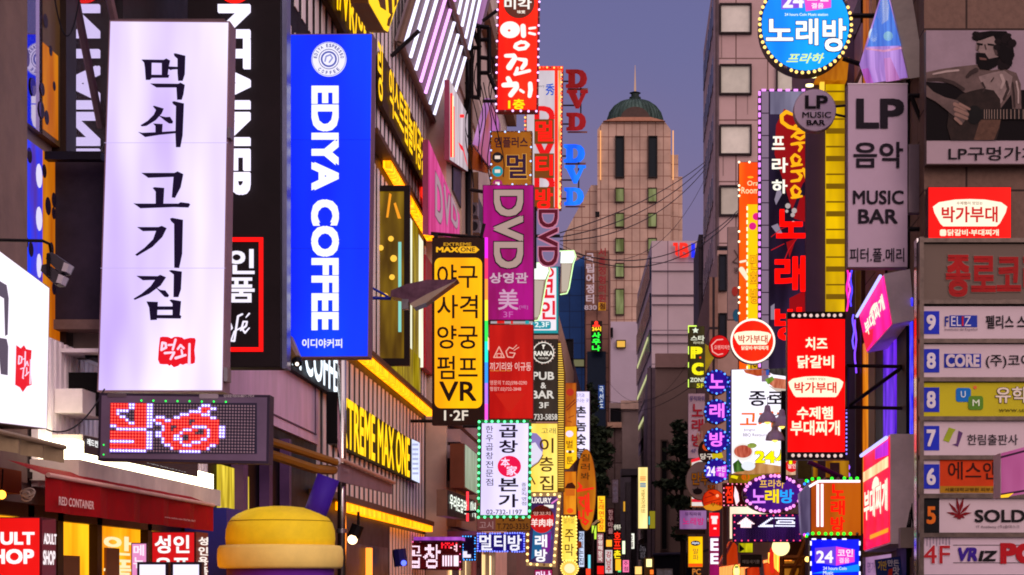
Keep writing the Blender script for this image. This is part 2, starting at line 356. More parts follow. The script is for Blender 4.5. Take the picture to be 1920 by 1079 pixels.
s.brush([[(1118,606,7),(1118,612,5)],[(1113,612,4),(1123,612,4)]], bulbm('#ff3020',1.6)); s.t('24시',1110,613,1127,622,bulbm('#ffd028',1.4),.04); s.v('사우나',1110,624,1126,659,bulbm('#30ff40',1.5),.04)
b = bld('white_block', 'plain pale lilac block with one lit window, right of the brown office', X(1139,230), X(1197,230), 230, 250, Z(657,230), M('#a898a4', .75, var=.1, sc=.1))
mesh('upper_storey', MB().box(X(1145,230),X(1197,230),230.2,249,Z(657,230)-.1,Z(603,230)), M('#ae9eaa', .75, var=.1, sc=.1), b)
fw(b, 230, [(1157,640,1172,652)], E('#e8b048', .9), None, .1); fw(b, 230, [(1143,617,1148,632)], M('#15131a'), None, .1)
b = bld('low_cream_block', 'low cream block with a bright ledge below the pale lilac one', X(1143,170), X(1197,170), 170, 182, Z(756,170), M('#a18a80', .75, sc=.2))
mesh('ledge', MB().box(X(1164,170),X(1197,170),169.6,170,Z(768,170),Z(752,170)), M('#d9b49c', .7), b)
fw(b, 170, [(1146,768,1163,790)], M('#0e0d12'), None, .08)
b = bld('narrow_tan_block', 'narrow tan block with a cornice under the lilac wall', X(1139,150), X(1166,150), 150, 158, Z(795,150), M('#937a70', .7, grid=(1.6,2.8,'#62504a',.06)))
mesh('cornice', MB().box(X(1139,150),X(1166,150),149.5,149.9,Z(803,150),Z(793,150)), M('#d8a888', .7), b)
for y in range(845,1060,16): pass
b = bld('grey_stepped_block', 'grey block with shop signs at the far end of the alley', X(1163,140), X(1197,140), 140, 150, Z(880,140), M('#7c7076', .7))
# white panel building with coloured logo
PANEL = M('#b3a0a4', .6, var=.1, sc=.15, grid=(3.3,2.9,'#6f6068',.05))
ft = [(X(1222,160),160),(X(1315,160),160),(X(1315,160),190),(X(1195,190),190)]
b = bld('panelled_tower', 'white panelled tower with slanting dark window bands and a red and blue logo', 0,0,160,190, Z(452,160), PANEL, foot=ft)
b.location = b.location
bands = MB(); lit = MB()
A0, A1 = Vector((X(1222,160)-.02,160,0)), Vector((X(1195,190)-.02,190,0)); nrm = (A1-A0).cross(Vector((0,0,1))).normalized(); nrm = nrm if nrm.x < 0 else -nrm
for i in range(11):
    z1 = Z(478,160) - i*3.15
    if z1 < 3: break
    p = [A0+nrm*.12+(A1-A0)*.03, A0+nrm*.12+(A1-A0)*.97]
    bands.prism([p[0]+Vector((0,0,z1-1.9)),p[1]+Vector((0,0,z1-1.9)),p[1]+Vector((0,0,z1)),p[0]+Vector((0,0,z1))], -nrm*.1)
    if i in (2,3,4,6,7,8): lit.prism([p[0]+nrm*.06+(A1-A0)*.1+Vector((0,0,z1-.5)),p[1]-(A1-A0)*.1+nrm*.06+Vector((0,0,z1-.5)),p[1]-(A1-A0)*.1+nrm*.06+Vector((0,0,z1-.25)),p[0]+nrm*.06+(A1-A0)*.1+Vector((0,0,z1-.25))], -nrm*.05)
mesh('window_band', bands, M('#18304a', .15, .4, var=.4, sc=.3), b); mesh('ceiling_lamps', lit, E('#c8c890', .8), b)
lines = MB()
for y in (508,553,571,627,643,690):
    lines.box(X(1222,160),X(1312,160),159.8,159.95,Z(y+1.2,160),Z(y,160))
mesh('floor_line', lines, M('#6d5e66'), b)
s = Sg('', 159.6, (1262,455,1308,484), root=b)
s.p((1262,456,1271,462),'#ff2a1a',3,'logo'); s.p([(1266,462),(1271,462),(1271,482),(1266,478)],'#ff2a1a',3,'logo')
s.t('B',1274,456,1292,484,'#ff2a1a',.05,name='logo'); s.p((1296,457,1303,484),'#1c2cff',3,'logo'); s.p((1304,470,1309,484),'#1c2cff',3,'logo')
# beige blank wall block
b = bld('beige_block', 'beige block with a big blank gable wall and a dark strip of windows', X(1229,130), X(1330,130), 130, 146, Z(690,130), M('#8f7468', .8, var=.16, sc=.15))
mesh('parapet', MB().box(X(1228.5,130),X(1290,130),129.7,130.5,Z(690,130),Z(664,130)), M('#a88478', .7, var=.1), b)
fw(b, 130, [(1241,828,1250,1030)], M('#0f0d10'), M('#5a4840'), .1)
b2 = bld('ribbed_block', 'grey ribbed block seen edge-on left of the beige gable', X(1214,134), X(1228.5,134), 134, 170, Z(690,134), M('#766268', .7, grid=(.5,40,'#3a3036',.05)))
# the hotel with square windows on the right
D = 100
HB = M('#bda09c', .7, var=.12, sc=.2, grid=(1.7,3.3,'#6d544e',.04))
b = bld('square_window_building', 'pink stone building with a column of square pale windows above the red karaoke sign', X(1348,100), X(1650,100), 100, 121, 36, HB)
for y,c_ in ((-102,'#c8c2b4'),(11,'#cfcabc'),(125,'#c2c0b0'),(238,'#d4d0c0'),(352,'#b8b4a4')):
    fw(b, D, [(1352,y,1406,y+51)], M(c_, .25, var=.16, sc=.5), M('#2a2020'), .09)
    fw(b, D, [(1458,y+4,1512,y+52)], M(c_, .25, var=.16, sc=.5), M('#2a2020'), .09)
mesh('stain', MB().box(X(1352,100),X(1354,100),99.985,99.995,Z(110,100),Z(64,100)).box(X(1401,100),X(1402.5,100),99.985,99.995,Z(215,100),Z(178,100)).box(X(1355,100),X(1357,100),99.985,99.995,Z(330,100),Z(291,100)), M('#8a7470',.8), b)
mesh('downpipe', MB().tube([(X(1344,100),99.9,0),(X(1344,100),99.9,36)], .08, 6), M('#5a4a4c',.5), b)
fw(b, D, [(1348,466,1364,520),(1348,578,1364,640)], M('#141c2e', .2), M('#2a2020'), .09)
for k in range(9):
    z = 36 - 1.2 - k*3.3
    for j in range(9): mesh('side_window', MB().box(X(1348,100)-.06, X(1348,100)-.01, 101+j*2.2, 102.4+j*2.2, z-1.6, z), M('#2b2030', .2), b)
mesh('fins', MB().box(X(1348,100)-.3,X(1348,100),99.9,100.2,0,36), M('#6b5a64'), b)
b = bld('dark_corner_block', 'dark narrow block behind the yellow PC sign', X(1310,125), X(1324,125), 125, 135, Z(440,125), M('#463a40', .6, grid=(.7,2.4,'#241c22',.06)))

# ---------------------------------------------------------------- left street fronts
XL = -4.4
b = bld('corner_shop_building', 'near left shop building with tinted mirror windows upstairs', -10, XL-.06, 2, 16.2, 15, M('#8b7d7a', .7, sc=.6, bump=.2))
NEAR = b
def wq(X_, x0, y0, x1, y1, th=.05):      # plate on the left wall, pixel rectangle
    a = wall(x0, y1, X_); c = wall(x1, y0, X_)
    za = H + (PY-y1)/F*(a.y+c.y)/2; zc = H + (PY-y0)/F*(a.y+c.y)/2
    return MB().box(X_-th, X_, a.y, c.y, za, zc)
ya = wall(25,0,XL).y; yb = wall(80,0,XL).y; yc = wall(112,0,XL).y; yd = wall(131,0,XL).y; ye = wall(215,0,XL).y
zr_ = lambda py, d: H+(PY-py)/F*d
zt, zm = 7.2, H+(1090-290)/F*14.4
TINT = glass('#c8b9d8', .82, '#2a2420'); FILM = glass('#8a744f', .35, '#8a5a28')
mesh('mirror_pane', MB().box(XL-.05,XL,ya,yb,zm+.06,zt), TINT, b)
mesh('lit_poster', MB().box(XL-.05,XL-.001,ya,yb,3.55,zm-.06), E('#1838f0', .9, .3, 2.5, h2='#5838c0'), b)  # reflection of the blue sign, put in as a glowing pane colour
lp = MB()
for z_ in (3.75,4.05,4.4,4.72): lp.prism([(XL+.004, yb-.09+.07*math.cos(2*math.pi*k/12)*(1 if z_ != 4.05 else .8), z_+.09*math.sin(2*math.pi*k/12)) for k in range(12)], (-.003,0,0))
mesh('poster_dots', lp, E('#e8e0ff', .95, lamp=False), b)  # white blobs of that reflection, painted on as glowing dots
mesh('film_pane', MB().box(XL-.05,XL+.001,yb,yc,zm+.06,zt), M('#6b5230', .35), b)
mesh('film_pane', MB().box(XL-.05,XL+.001,yb,yc,3.55,zm-.06).box(XL-.05,XL+.003,yb,yc-.05,zm+.1,zm+.75), E('#d8820a', .75, .25, 2), b)
mesh('mirror_pane', MB().box(XL-.05,XL,yd,ye,zm+.06,zt), glass('#d5cce6', .8, '#4a3824'), b)
dots = MB()
for i in range(46):
    y = random.uniform(ya+.06, yc-.04); z = random.uniform(3.7, 6.6); r = random.uniform(.03,.07)
    if abs(z-zm) < .15: continue
    dots.prism([(XL+.006+i*.00007, y+r*math.cos(2*math.pi*k/14), z+r*math.sin(2*math.pi*k/14)) for k in range(14)], (-.002,0,0))
mesh('dot_sticker', dots, glass('#6a58a0', .45, '#3a2a40'), b)
mesh('mullion', MB().box(XL-.06,XL+.05,yc,yd,3.5,zt), M('#2c201c', .4, .3), b)
mesh('pillar', MB().box(XL-.3,XL+.1,ya-1.0,ya,2.4,12), M('#7a6257', .7, sc=2, bump=.2), b)
mesh('diagonal_rail', MB().tube([(XL+.12,yc+.05,7.35),(XL+.16,ye+.15,5.62)], .035, 6), M('#8a6f74', .4, .5), b)
mesh('support_beam', MB().box(XL,X(190,14.06),14.04,14.14,zr_(300,14.06),zr_(285,14.06)), M('#17121a', .45), b)
mesh('dark_panel', MB().box(X(99,14.3),X(215,14.3),14.3,14.4,zr_(600,14.3),zr_(302,14.3)), M('#2c2430', .5, var=.4, sc=2), b)
mesh('sooty_ledge', MB().box(X(94,14.28),X(215,14.28),14.26,14.5,zr_(618,14.28),zr_(600,14.28)), M('#6a5650', .8, sc=4), b)
mesh('concrete_wall', MB().box(X(94,14.6),X(190,14.6),14.6,14.7,zr_(672,14.6),zr_(618,14.6)), M('#8a7a70', .8, sc=2), b)
mesh('upper_wall', MB().box(XL-.02,XL+.06,16.0,23.4,4.9,14), M('#1a1518', .5), b)
cor = MB()
y = 13.85
while y < 19.2: cor.box(XL-.02, XL+.07, y, y+.065, 2.4, H+(1090-645)/F*14.3); y += .125
cor.box(XL-.02, XL+.03, 13.8, 19.25, 2.4, H+(1090-640)/F*14.3)
mesh('corrugated_cladding', cor, M('#efe4ea', .55, 0, var=.15), b)
mesh('light_cove', MB().box(XL+.075,XL+.3,13.75,18.4,2.60,2.75), E('#fff4c8', 6.0), b)
mesh('cove_ledge', MB().box(XL,XL+.36,13.7,18.45,2.44,2.595), M('#e0d2c4', .6), b)
mesh('soffit', MB().box(XL-.4,XL+.02,11,19,2.45,2.5), M('#241714', .7), b)
mesh('dark_store_post', MB().box(XL-.05,XL+.45,18.3,19.2,0,2.42), M('#2c2e88', .5), b)
a = bld('wall_box', 'white junction box on the corrugated wall beneath the big white grill sign', XL+.07, XL+.28, wall(122,0,XL+.15).y, wall(160,0,XL+.15).y, H+(1090-740)/F*14.5, M('#eee2e4', .5), cat='junction box', z0=H+(1090-784)/F*14.5)
a = bld('speaker_box', 'tall black speaker box hung beside the white junction box', XL+.07, XL+.35, wall(160,0,XL+.2).y, wall(186,0,XL+.2).y, H+(1090-726)/F*15.5, BLACK, cat='speaker', z0=H+(1090-802)/F*15.5)
mesh('side_light', MB().box(XL+.34,XL+.4,wall(184,0,XL+.2).y+.03,wall(190,0,XL+.2).y+.1,H+(1090-802)/F*15.5,H+(1090-726)/F*15.5), E('#c8d8ff', 1.2), a)
a = bld('air_unit', 'white ceiling air unit with a dark grille on the corrugated wall', XL+.07, XL+.55, wall(97,0,XL).y, wall(180,0,XL).y, H+(1090-665)/F*14.6, M('#e8dde0', .5), cat='air conditioner', z0=H+(1090-672)/F*14.6)
mesh('grille', MB().box(XL+.2,XL+.45,14.4,15.0,H+(1090-672)/F*14.6-.02,H+(1090-672)/F*14.6), BLACK, a)
a = Sg('small white lit wall sign box tucked behind the LED board', ('L', XL+.3), [(155,815),(372,858),(372,897),(155,850)], E('#4a3038', .25), '#cdbcb4', .28, name='wall_sign')
a.t('레드컨테이너', 160,822,200,845,'#ffffff',.03); a.t('레드컨테이너', 240,860,345,886,'#ffffff',.03)
# shop fronts, ground floor left
g = thing('shop_window', 'warm amber lit shop window under the red awning', 'window', (XL, 14, 0))
mesh('pane', MB().box(XL-.05,XL-.01,12.2,18.2,.3,2.2), E('#ffae18', 1.15, .35, 1.4), g)
fr = MB()
for y in (12.2,13.55,14.25,15.3,16.9,18.15): fr.box(XL-.04,XL+.06,y-.07,y+.07,.12,2.25)
fr.box(XL-.04,XL+.06,12.1,18.2,2.16,2.26)
mesh('frame', fr, M('#2a1610', .4), g)
mesh('shelf_goods', MB().box(XL+.005,XL+.03,13.65,14.1,.3,1.95).box(XL+.005,XL+.03,14.4,14.85,.3,1.9).box(XL+.01,XL+.03,15.6,16.0,.3,1.98), M('#8a5a3a', .5), g)
s = Sg('', ('L', XL+.0), (190,1000,245,1085), root=g); s.v('안품',190,1003,245,1088,E('#ffe6b0',1.1,lamp=False),.03,k=4)
def awning(name, label, xw, xf, y0, y1, zw, zf, drop, col, stripe=None, cat='awning'):
    r = thing(name, label, cat, (xw, y0, zf))
    mb = MB(); n = 16
    for i in range(n):
        ya_, yb_ = y0+(y1-y0)*i/n, y0+(y1-y0)*(i+1)/n; sa = .02*math.sin(i*2.1); sb = .02*math.sin((i+1)*2.1)
        mb.quad((xw,ya_,zw),(xf+sa,ya_,zf),(xf+sb,yb_,zf),(xw,yb_,zw)); mb.quad((xf+sa,ya_,zf),(xf+sa,ya_,zf-drop),(xf+sb,yb_,zf-drop),(xf+sb,yb_,zf))
    mb.add([(xw,y1,zw),(xf,y1,zf),(xf,y1,zf-drop),(xw,y1,zw-.12)], [(3,2,1,0)])
    mesh('canvas', mb, M(col, .75, bump=.2, sc=3), r)
    mesh('front_bar', MB().tube([(xf+.02,y0,zf),(xf+.02,y1,zf)], .016, 8), M(stripe or '#c0a090', .5), r); return r
r = awning('red_awning', 'dark red canvas awning lettered RED CONTAINER over the amber shop window', XL+.3, XL+.55, 12.3, 17.2, 2.5, 2.40, .24, '#a40a12', '#e8b4a4')
s = Sg('', ('L', XL+.585), (105,930,173,955), root=r, lit=False)
s.t('RED CONTAINER', 107,931,173,956,'#f4d4cc',.02); s.t('www.redctn.com 02)720-3847',306,968,364,980,'#e8c0b8',.01)
r = awning('canopy', 'faded olive and beige canopy at the left edge under the slanted white sign', XL, XL+.75, 9.6, 12.0, 2.75, 2.56, .1, '#a08a68', '#8f7a60', 'canopy')
mesh('top_board', MB().box(XL,XL+.6,9.8,11.9,2.72,2.8), M('#6a5a60', .6), r)
mesh('beam', MB().box(XL-.1,XL+.2,10.5,12.9,2.3,2.46), M('#7a3a14', .7), r)
# ---------------------------------------------------------------- near left signs
WHB = E('#f6edff', 1.0, .16, .75, h2='#c8acf6')
INK = M('#1c1038', .5, var=.1)
s = Sg('tall white lightbox with black brush lettering and a red seal, biggest sign on the left', 14, [(205,38),(431,40),(419,735),(182,735)], WHB, '#8c6f7a', .22, 3, facename='lit_panel')
T1 = lambda p: tr(240,90,4,p); T2 = lambda p: tr(240,310,3.477,p)
s.ps([T1(p) for p in (
 [(102,92),(120,90),(180,92),(178,205),(178,230),(165,243),(135,243),(128,150),(122,112)],[(110,90),(270,92),(290,82),(318,98),(310,118),(120,112)],
 [(265,92),(318,98),(306,150),(300,205),(255,205),(255,115)],[(176,204),(312,205),(305,227),(176,228)],
 [(300,142),(376,145),(376,163),(335,165),(322,170),(300,158)],[(345,45),(360,44),(432,62),(428,200),(412,250),(378,250),(373,190),(373,85),(350,65)],
 [(168,270),(380,272),(395,263),(428,280),(418,350),(405,392),(370,392),(365,300),(215,300)],
 [(188,440),(200,437),(270,458),(255,495),(210,545),(140,588),(105,592),(96,583),(150,550),(195,505),(212,470)],[(232,510),(285,522),(318,520),(340,555),(335,570),(310,570),(280,550)],
 [(190,570),(262,574),(258,640),(208,640),(208,590)],[(78,633),(110,640),(230,635),(370,625),(370,642),(240,655),(130,672)],
 [(333,408),(348,403),(422,420),(412,660),(395,748),(362,748),(358,650),(362,440),(340,425)])] + [T2(p) for p in (
 [(88,52),(305,52),(325,42),(362,60),(345,145),(308,215),(287,212),(298,78),(133,84)],[(162,150),(175,145),(238,150),(232,255),(182,255),(182,175)],[(36,250),(60,252),(330,252),(345,243),(400,250),(407,258),(395,278),(300,275),(82,283)],
 [(60,405),(200,405),(222,397),(254,412),(225,470),(160,535),(60,594),(48,585),(110,540),(165,485),(185,430),(98,432)],[(275,350),(290,345),(360,358),(355,580),(335,672),(303,670),(302,385),(283,368)],
 [(56,723),(195,725),(212,716),(250,732),(215,785),(140,840),(45,880),(38,872),(90,840),(150,790),(178,750),(98,752)],[(178,795),(215,815),(245,818),(270,850),(262,863),(240,860)],[(268,690),(285,685),(353,695),(347,810),(330,862),(298,862),(300,715)],
 [(122,890),(197,893),(190,1010),(148,1012),(140,930)],[(272,882),(285,877),(348,888),(338,1000),(292,1000),(292,905)],[(188,922),(294,922),(294,945),(188,945)],[(185,978),(340,978),(350,985),(345,1002),(185,1000)])], INK, 2, 'lettering')
SEAL = [(140,180),(200,160),(340,165),(430,205),(500,165),(590,160),(700,180),(750,225),(900,190),(1020,195),(1045,250),(1010,500),(1030,700),(1020,820),(960,850),(800,840),(720,875),(650,850),(600,900),(490,935),(420,870),(380,900),(330,860),(220,860),(135,850),(90,740),(110,450)]
SEALB = [[(205,315,60),(180,500,55)],[(205,315,60),(290,335,60),(300,440,60),(180,500,55)],[(360,375,50),(470,370,50)],[(540,240,60),(470,490,55)],[(270,580,60),(500,560,50)],[(505,565,60),(415,725,60)],
         [(595,475,55),(665,375,55),(745,455,55)],[(690,500,50),(715,640,50)],[(545,705,70),(790,630,60)],[(893,350,55),(885,860,70)]]
q = s.p(tr(290,620,13.49,SEAL), '#e60a1e', 2, 'red_seal')
s.brush([[(290+x/13.49,620+y/13.49,w/13.49) for x,y,w in st] for st in SEALB], '#ffd8f0', 3, par=q)
s.ps([(196,268,427,268.8),(189,503,423,503.8)], E('#cdb6ea',.9,lamp=False), 1.5, 'panel_seam')
mesh('top_hook', MB().box(s.P(215,38).x, s.P(420,38).x, 14.02, 14.2, s.P(300,38).z, s.P(300,34).z), M('#6b565c', .4, .4), s.root)
mesh('hinge', MB().box(s.P(421,700).x, s.P(428,700).x, 13.97, 14.1, s.P(0,716).z, s.P(0,690).z).box(s.P(428,300).x, s.P(433,300).x, 13.97, 14.1, s.P(0,260).z, s.P(0,240).z), STEEL, s.root)
# slanted white sign, left edge
s = Sg('white lightbox cut by the left edge of the photo, with a small red seal', ('L', -3.75), [(-60,428),(93,540),(88,805),(-60,787)], E('#fbf2ff', 1.0, .06, .7), '#7d6a72', .3, 2, name='wall_sign', facename='lit_panel')
s.ps([[(-12,522),(10,535),(14,560),(12,628),(8,630),(6,560),(-12,550)],[(-12,632),(10,636),(13,650),(12,704),(0,702),(-4,660),(-12,655)]], '#564a5c', 2, 'lettering')
q = s.p([(29,648),(37,654),(43,648),(47,655),(57,657),(55,690),(57,722),(48,725),(41,735),(36,727),(27,722),(28,690)], '#e60a1e', 2, 'red_seal')
s.brush([[(32,668,2.6),(31,682,2.4)],[(32,668,2.6),(37,670,2.6),(36,680,2.4),(31,683,2.4)],[(38,674,2),(42,673,2)],[(43,660,2.4),(42,688,2.4)],[(34,692,2),(41,690,2.2),(39,710,2.4)],[(44,686,2),(47,678,2.2),(49,686,2)],[(46,690,2),(46,700,2)],[(43,705,2.4),(50,698,2)],[(53,675,2.4),(52,720,2.6)]], '#ffd8f0', 3, par=q)
# flood lights on a bracket
r = thing('floodlight', 'pair of grey floodlights on a bent bracket over the cut-off white sign', 'lamp', Wp(95,540,12.6))
mesh('arm', MB().tube([Wp(-20,450,12.2),Wp(80,452,12.5),Wp(93,458,12.55),Wp(97,480,12.6)], .011, 8), DARK, r)
for k,(ox,oy) in enumerate(((0,0),(-10,22))):
    h = mesh('lamp_head', MB().prism([Wp(x+ox,y+oy,12.55) for x,y in ((88,475),(97,473),(130,496),(123,511),(112,512),(86,486))], (0,.12,0)), M('#4a444c', .4, .5), r)
    mesh('lens', MB().prism([Wp(x+ox,y+oy,12.53) for x,y in ((120,492),(130,496),(124,510),(115,508))], (0,.1,0)), M('#b8aeb8', .3), h)
mesh('yoke', MB().box(Wp(87,0,12.5).x,Wp(92,0,12.5).x,12.5,12.53,Wp(0,518,12.5).z,Wp(0,476,12.5).z), DARK, r)
# LED board
s = Sg('long LED dot board showing a red cow head, hung beneath the big white grill sign', 13.6, [(186,737),(506,741),(504,870),(183,864)], M('#6a5872', .5), '#342a3c', .16, 5, name='led_board', facename='bezel')
ROWS = ['RRRRRRWWRRRRWW................WWW...','RRRRRRWWRRRRWW...............WRRRWW.','RRWWWW..RRRRWW............WWWWRRW...','RRW.....RRRRWW.........WWWRRRRWWW...','RRRWW...RRRRWW.WWW...WWRRRRRRRRRRWW.',
 'RRRRRW..RRRRWWWRRRWWRRRRRR..RRRRRRRR','RRRRRRWWRRRRWW.WWRRRRRRRRR.RRRRRRRRR','WWRRRRRRRRRRWW...WRR..RRRRRWWWWWRRRRWW','..WWWWWWWWWW.....WRR.RRRWWWRR..RWRRRWW','RRRRRRRRRRRRWW.WWRRRRRRWRRRR...RWRRRWW',
 'RRRRRRRRRRRRWW.WWRRRRWWR..RRRRRRWRRRWW','RRRRRRRRRRRRWW...WRRRWWW..RRRRWWRRRR','WWWWWWWWRRRRWW...WRRRRRWRRRWWWRRRRRR','RRRRRRRRRRRRWW....WWRRRRWWWRRRRRRWW.','RRRRRRRRRRRRWW......WRRRRRRRRRRRW...','WWWWWWWWWWWW...........WWWWWWW......']
def led(s, rows, x0, y0, px, py, cols, pal, r=.36, off='#3a3040', name='led_dots', skew=0, glowk=None):
    mbs = {}
    for j in range(len(rows)):
        for i in range(cols):
            ch = rows[j][i] if i < len(rows[j]) else '.'
            x = x0 + i*px + skew*j; y = y0 + j*py + i*px*.012
            mbs.setdefault(ch, MB()).prism([s.Q(q, 3.2) for q in ell(x, y, px*r, py*r, 7)], -s.N*.004)
            if glowk and ch in glowk: mbs.setdefault('g'+ch, MB()).prism([s.Q(q, 2.6) for q in rc(x-px*.56,y-py*.56,x+px*.56,y+py*.56)], -s.N*.001)  # glow between the lit dots, put in as emissive plates behind them
    for ch, mb in mbs.items():
        if ch[0] == 'g': mesh('lit_matrix', mb, E(glowk[ch[1]], 1.0, lamp=False), s.root)
        elif ch == '.': mesh(name, mb, M(off, .4), s.root)
        else: mesh(name, mb, E(*pal[ch]), s.root)
s.p((208,756,482,851), '#241a2c', 2, 'matrix_board')
led(s, ROWS, 211, 759, 5.66, 5.75, 48, {'R': ('#ff5040', 1.7), 'W': ('#ffffff', 1.6)}, .33, '#9a8490', skew=-.1, glowk={'R': '#d01020', 'W': '#a080ff'})
s.bulbs([(266,752),(424,754)], 8, 1.6, [bulbm('#20ff50')], 3, 'green_bulb', False); s.bulbs([(195,835),(195,853)], 2, 1.5, [bulbm('#20e050')], 3, 'green_bulb', False)
s.t('임대문의010-8871-7954',420,740,477,746,M('#c8bcc4'),.01)
s.p(rrect(374,739,410,748,3), M('#9a8c96',.4,.5), 2.5, 'latch'); s.p(rrect(202,738,238,745,3), M('#6a5c66',.4,.5), 2.5, 'latch')
# RED CONTAINER board
s = Sg('black vertical board with white sideways lettering and a red framed cafe notice', 17.5, (352,-60,526,689), M('#1d1519', .55, var=.3), '#181216', .25, 1)
s.t('NTAINER', 411,12,471,378,E('#efe6ff',1.15),.04,-1,3,.05,'channel_lettering'); s.t('RED', 411,-260,471,-110,E('#efe6ff',1.15),.04,-1,3,.05,'channel_lettering'); s.p(ell(441,-24,32,32,28),E('#ff1408',1.1),4,'red_emblem')
s.ps([(372,446,494,454),(372,652,494,660),(372,454,380,652),(486,454,494,652)], E('#ff0a08',1.15), 3, 'red_border')
s.v('인품', 428,468,478,568, E('#f4ecff',1.1,lamp=False), .03)
s.brush([[(424,612,3),(432,606,3.5),(436,616,3),(428,624,3)],[(455,590,3.5),(447,594,4),(440,640,4),(434,640,3),(440,622,2.5),(452,616,3)],[(452,620,3.5),(462,612,4),(464,604,3),(457,604,3.5),(454,616,4),(460,625,3.5),(468,616,2.5)],[(462,596,2),(468,589,3.5)]], E('#f4ecff',1.1,lamp=False))
mesh('edge_strip', MB().box(s.P(527,0).x,s.P(536,0).x,17.55,17.75,s.P(0,690).z,s.P(0,-60).z), M('#7d80a0', .3, .7), s.root)
s.arm([(Wp(352,640,17.6),Wp(250,640,17.6)),(Wp(352,200,17.6),Wp(250,200,17.6))], .03)
# coffee sign
s = Sg('tall bright blue coffee lightbox with sideways white capitals and a round seal', 18.5, [(537,64),(699,63),(691,670),(518,671)], E('#0044ff', 1.0, .1, .42, h2='#0202ea'), '#7a5c74', .25, 2, facename='lit_panel')
s.ps([(531,262,696,262.7),(525,466,693,466.7)], E('#0820e0',.95,lamp=False), 1.5, 'panel_seam')
s.t('EDIYA COFFEE', 584,162,636,620,E('#ffffff',1.1,lamp=False),.05,-1)
s.t('이디야커피', 567,636,642,653,'#f0f0ff',.025)
q = s.p(ell(617,112,32.5,32.5,48), '#f0ecff', 2, 'round_seal')
s.ring(617,112,19,19,1.2,'#2a3090',3,'seal_ring',par=q); s.ring(617,112,15,15,3.2,'#4a54b0',3,'seal_ring',par=q); s.ring(617,112,31.5,31.5,.8,'#5a64c0',3,'seal_ring',par=q)
s.brush([[(610,116,3),(612,107,3),(620,104,3),(624,110,3),(618,118,3)]], '#8a90d0', par=q)
def arc(s, txt, cx, cy, r, a0, a1, h, col, flip=1, par=None):
    mb = MB()
    for i, ch in enumerate(txt):
        if ch == ' ': continue
        a = R(a0 + (a1-a0)*i/(len(txt)-1)); px = cx + r*math.sin(a); py = cy - r*math.cos(a)
        g = glyph(ch, .03, 0); xs = [v.x for v in g[0]]; w = h*.62; up = Vector((math.sin(a), -math.cos(a))) * flip; rt = Vector((-up.y, up.x))
        mx = (max(xs)+min(xs))/2; k = min(w/(max(xs)-min(xs)+.01), h/.75)
        mb.add([s.Q((px+rt.x*(v.x-mx)*k+up.x*(v.y-.36)*h/.75, py+rt.y*(v.x-mx)*k+up.y*(v.y-.36)*h/.75), 3.5) for v in g[0]], g[1])
    mesh('lettering', mb, s.mat(col), par or s.root)
arc(s, 'EDIYA ESPRESSO', 617,112,25.5,-82,82,6.5,'#1c2490',par=q); arc(s, 'COFFEE',617,112,25.5,222,138,6.5,'#1c2490',-1,par=q)
s.arm([(s.P(520,110)+Vector((0,.1,0)),s.P(470,110)+Vector((0,.1,0))),(s.P(520,640)+Vector((0,.1,0)),s.P(470,640)+Vector((0,.1,0)))], .03)
# cctv under it
r = thing('security_camera', 'security camera on a dark arm at the foot of the blue coffee sign', 'camera', Wp(540,680,18.2))
mesh('housing', MB().tube([Wp(538,640,18.2),Wp(556,676,17.9)], [.07,.055], 10), M('#8a6a40', .35, .5), r)
mesh('lens', MB().tube([Wp(556,676,17.9),Wp(558,683,17.87)], [.05,.045], 10), BLACK, r); mesh('lamp_ring', MB().ball(Wp(557,683,17.84), .018), E('#ffe8d8', 2.5, lamp=False), r)
mesh('arm', MB().tube([Wp(512,668,18.4),Wp(545,668,18.2)], .035).tube([Wp(512,660,18.4),Wp(512,690,18.4)], .05), DARK, r)
# ---------------------------------------------------------------- slatted amusement hall
b = bld('slatted_building', 'dark arcade building clad in grey vertical slats with yellow light lines', -11, XL-.03, 19.3, 40.6, 15, BLACK)
SL = MB()
def slats(y0, y1, z0, z1, p=.54, w=.25):
    y = y0
    while y < y1: SL.box(XL-.03, XL-.016, y, y+w, z0, z1); y += p
slats(26.4,40.4,2.95,5.15); slats(23.6,40.4,5.5,8.95); slats(23.6,40.4,9.3,14.5); slats(34.5,40.4,1.7,2.7,.46)
mesh('slat_cladding', SL, M('#ece0e2', .55, var=.15, streak=.2), b)
YL = E('#ff9a08', 2.8, .4, 6)
for y0,y1,z in ((27.8,40.2,2.82),(29.5,40.4,5.32),(33.2,40.4,9.12)):
    mesh('light_line', MB().box(XL+.02,XL+.16,y0,y1,z-.06,z+.06), YL, b)
    mesh('trim', MB().box(XL-.1,XL+.2,y0-2,y1,z+.065,z+.16), M('#5a3a20', .5), b)
mesh('lit_entrance', MB().box(XL-.02,XL+.02,20.0,20.7,1.9,2.95).box(XL-.02,XL+.02,21.0,21.5,2.0,2.9), E('#e0c840',1.0,.6,3), b)
mesh('entrance_post', MB().box(XL-.02,XL+.12,20.72,20.95,.1,3.2).box(XL-.02,XL+.1,22.3,22.5,.1,3.4).box(XL-.02,XL+.1,23.6,23.75,.1,3.5), M('#6a4a78',.5), b)
mesh('base_wall', MB().box(XL-.028,XL,24,34,.1,2.7), M('#1a1214', .5), b)
mesh('sill_board', MB().box(XL-.05,XL+.12,34.3,40.4,1.5,1.75), M('#a07468', .6), b)
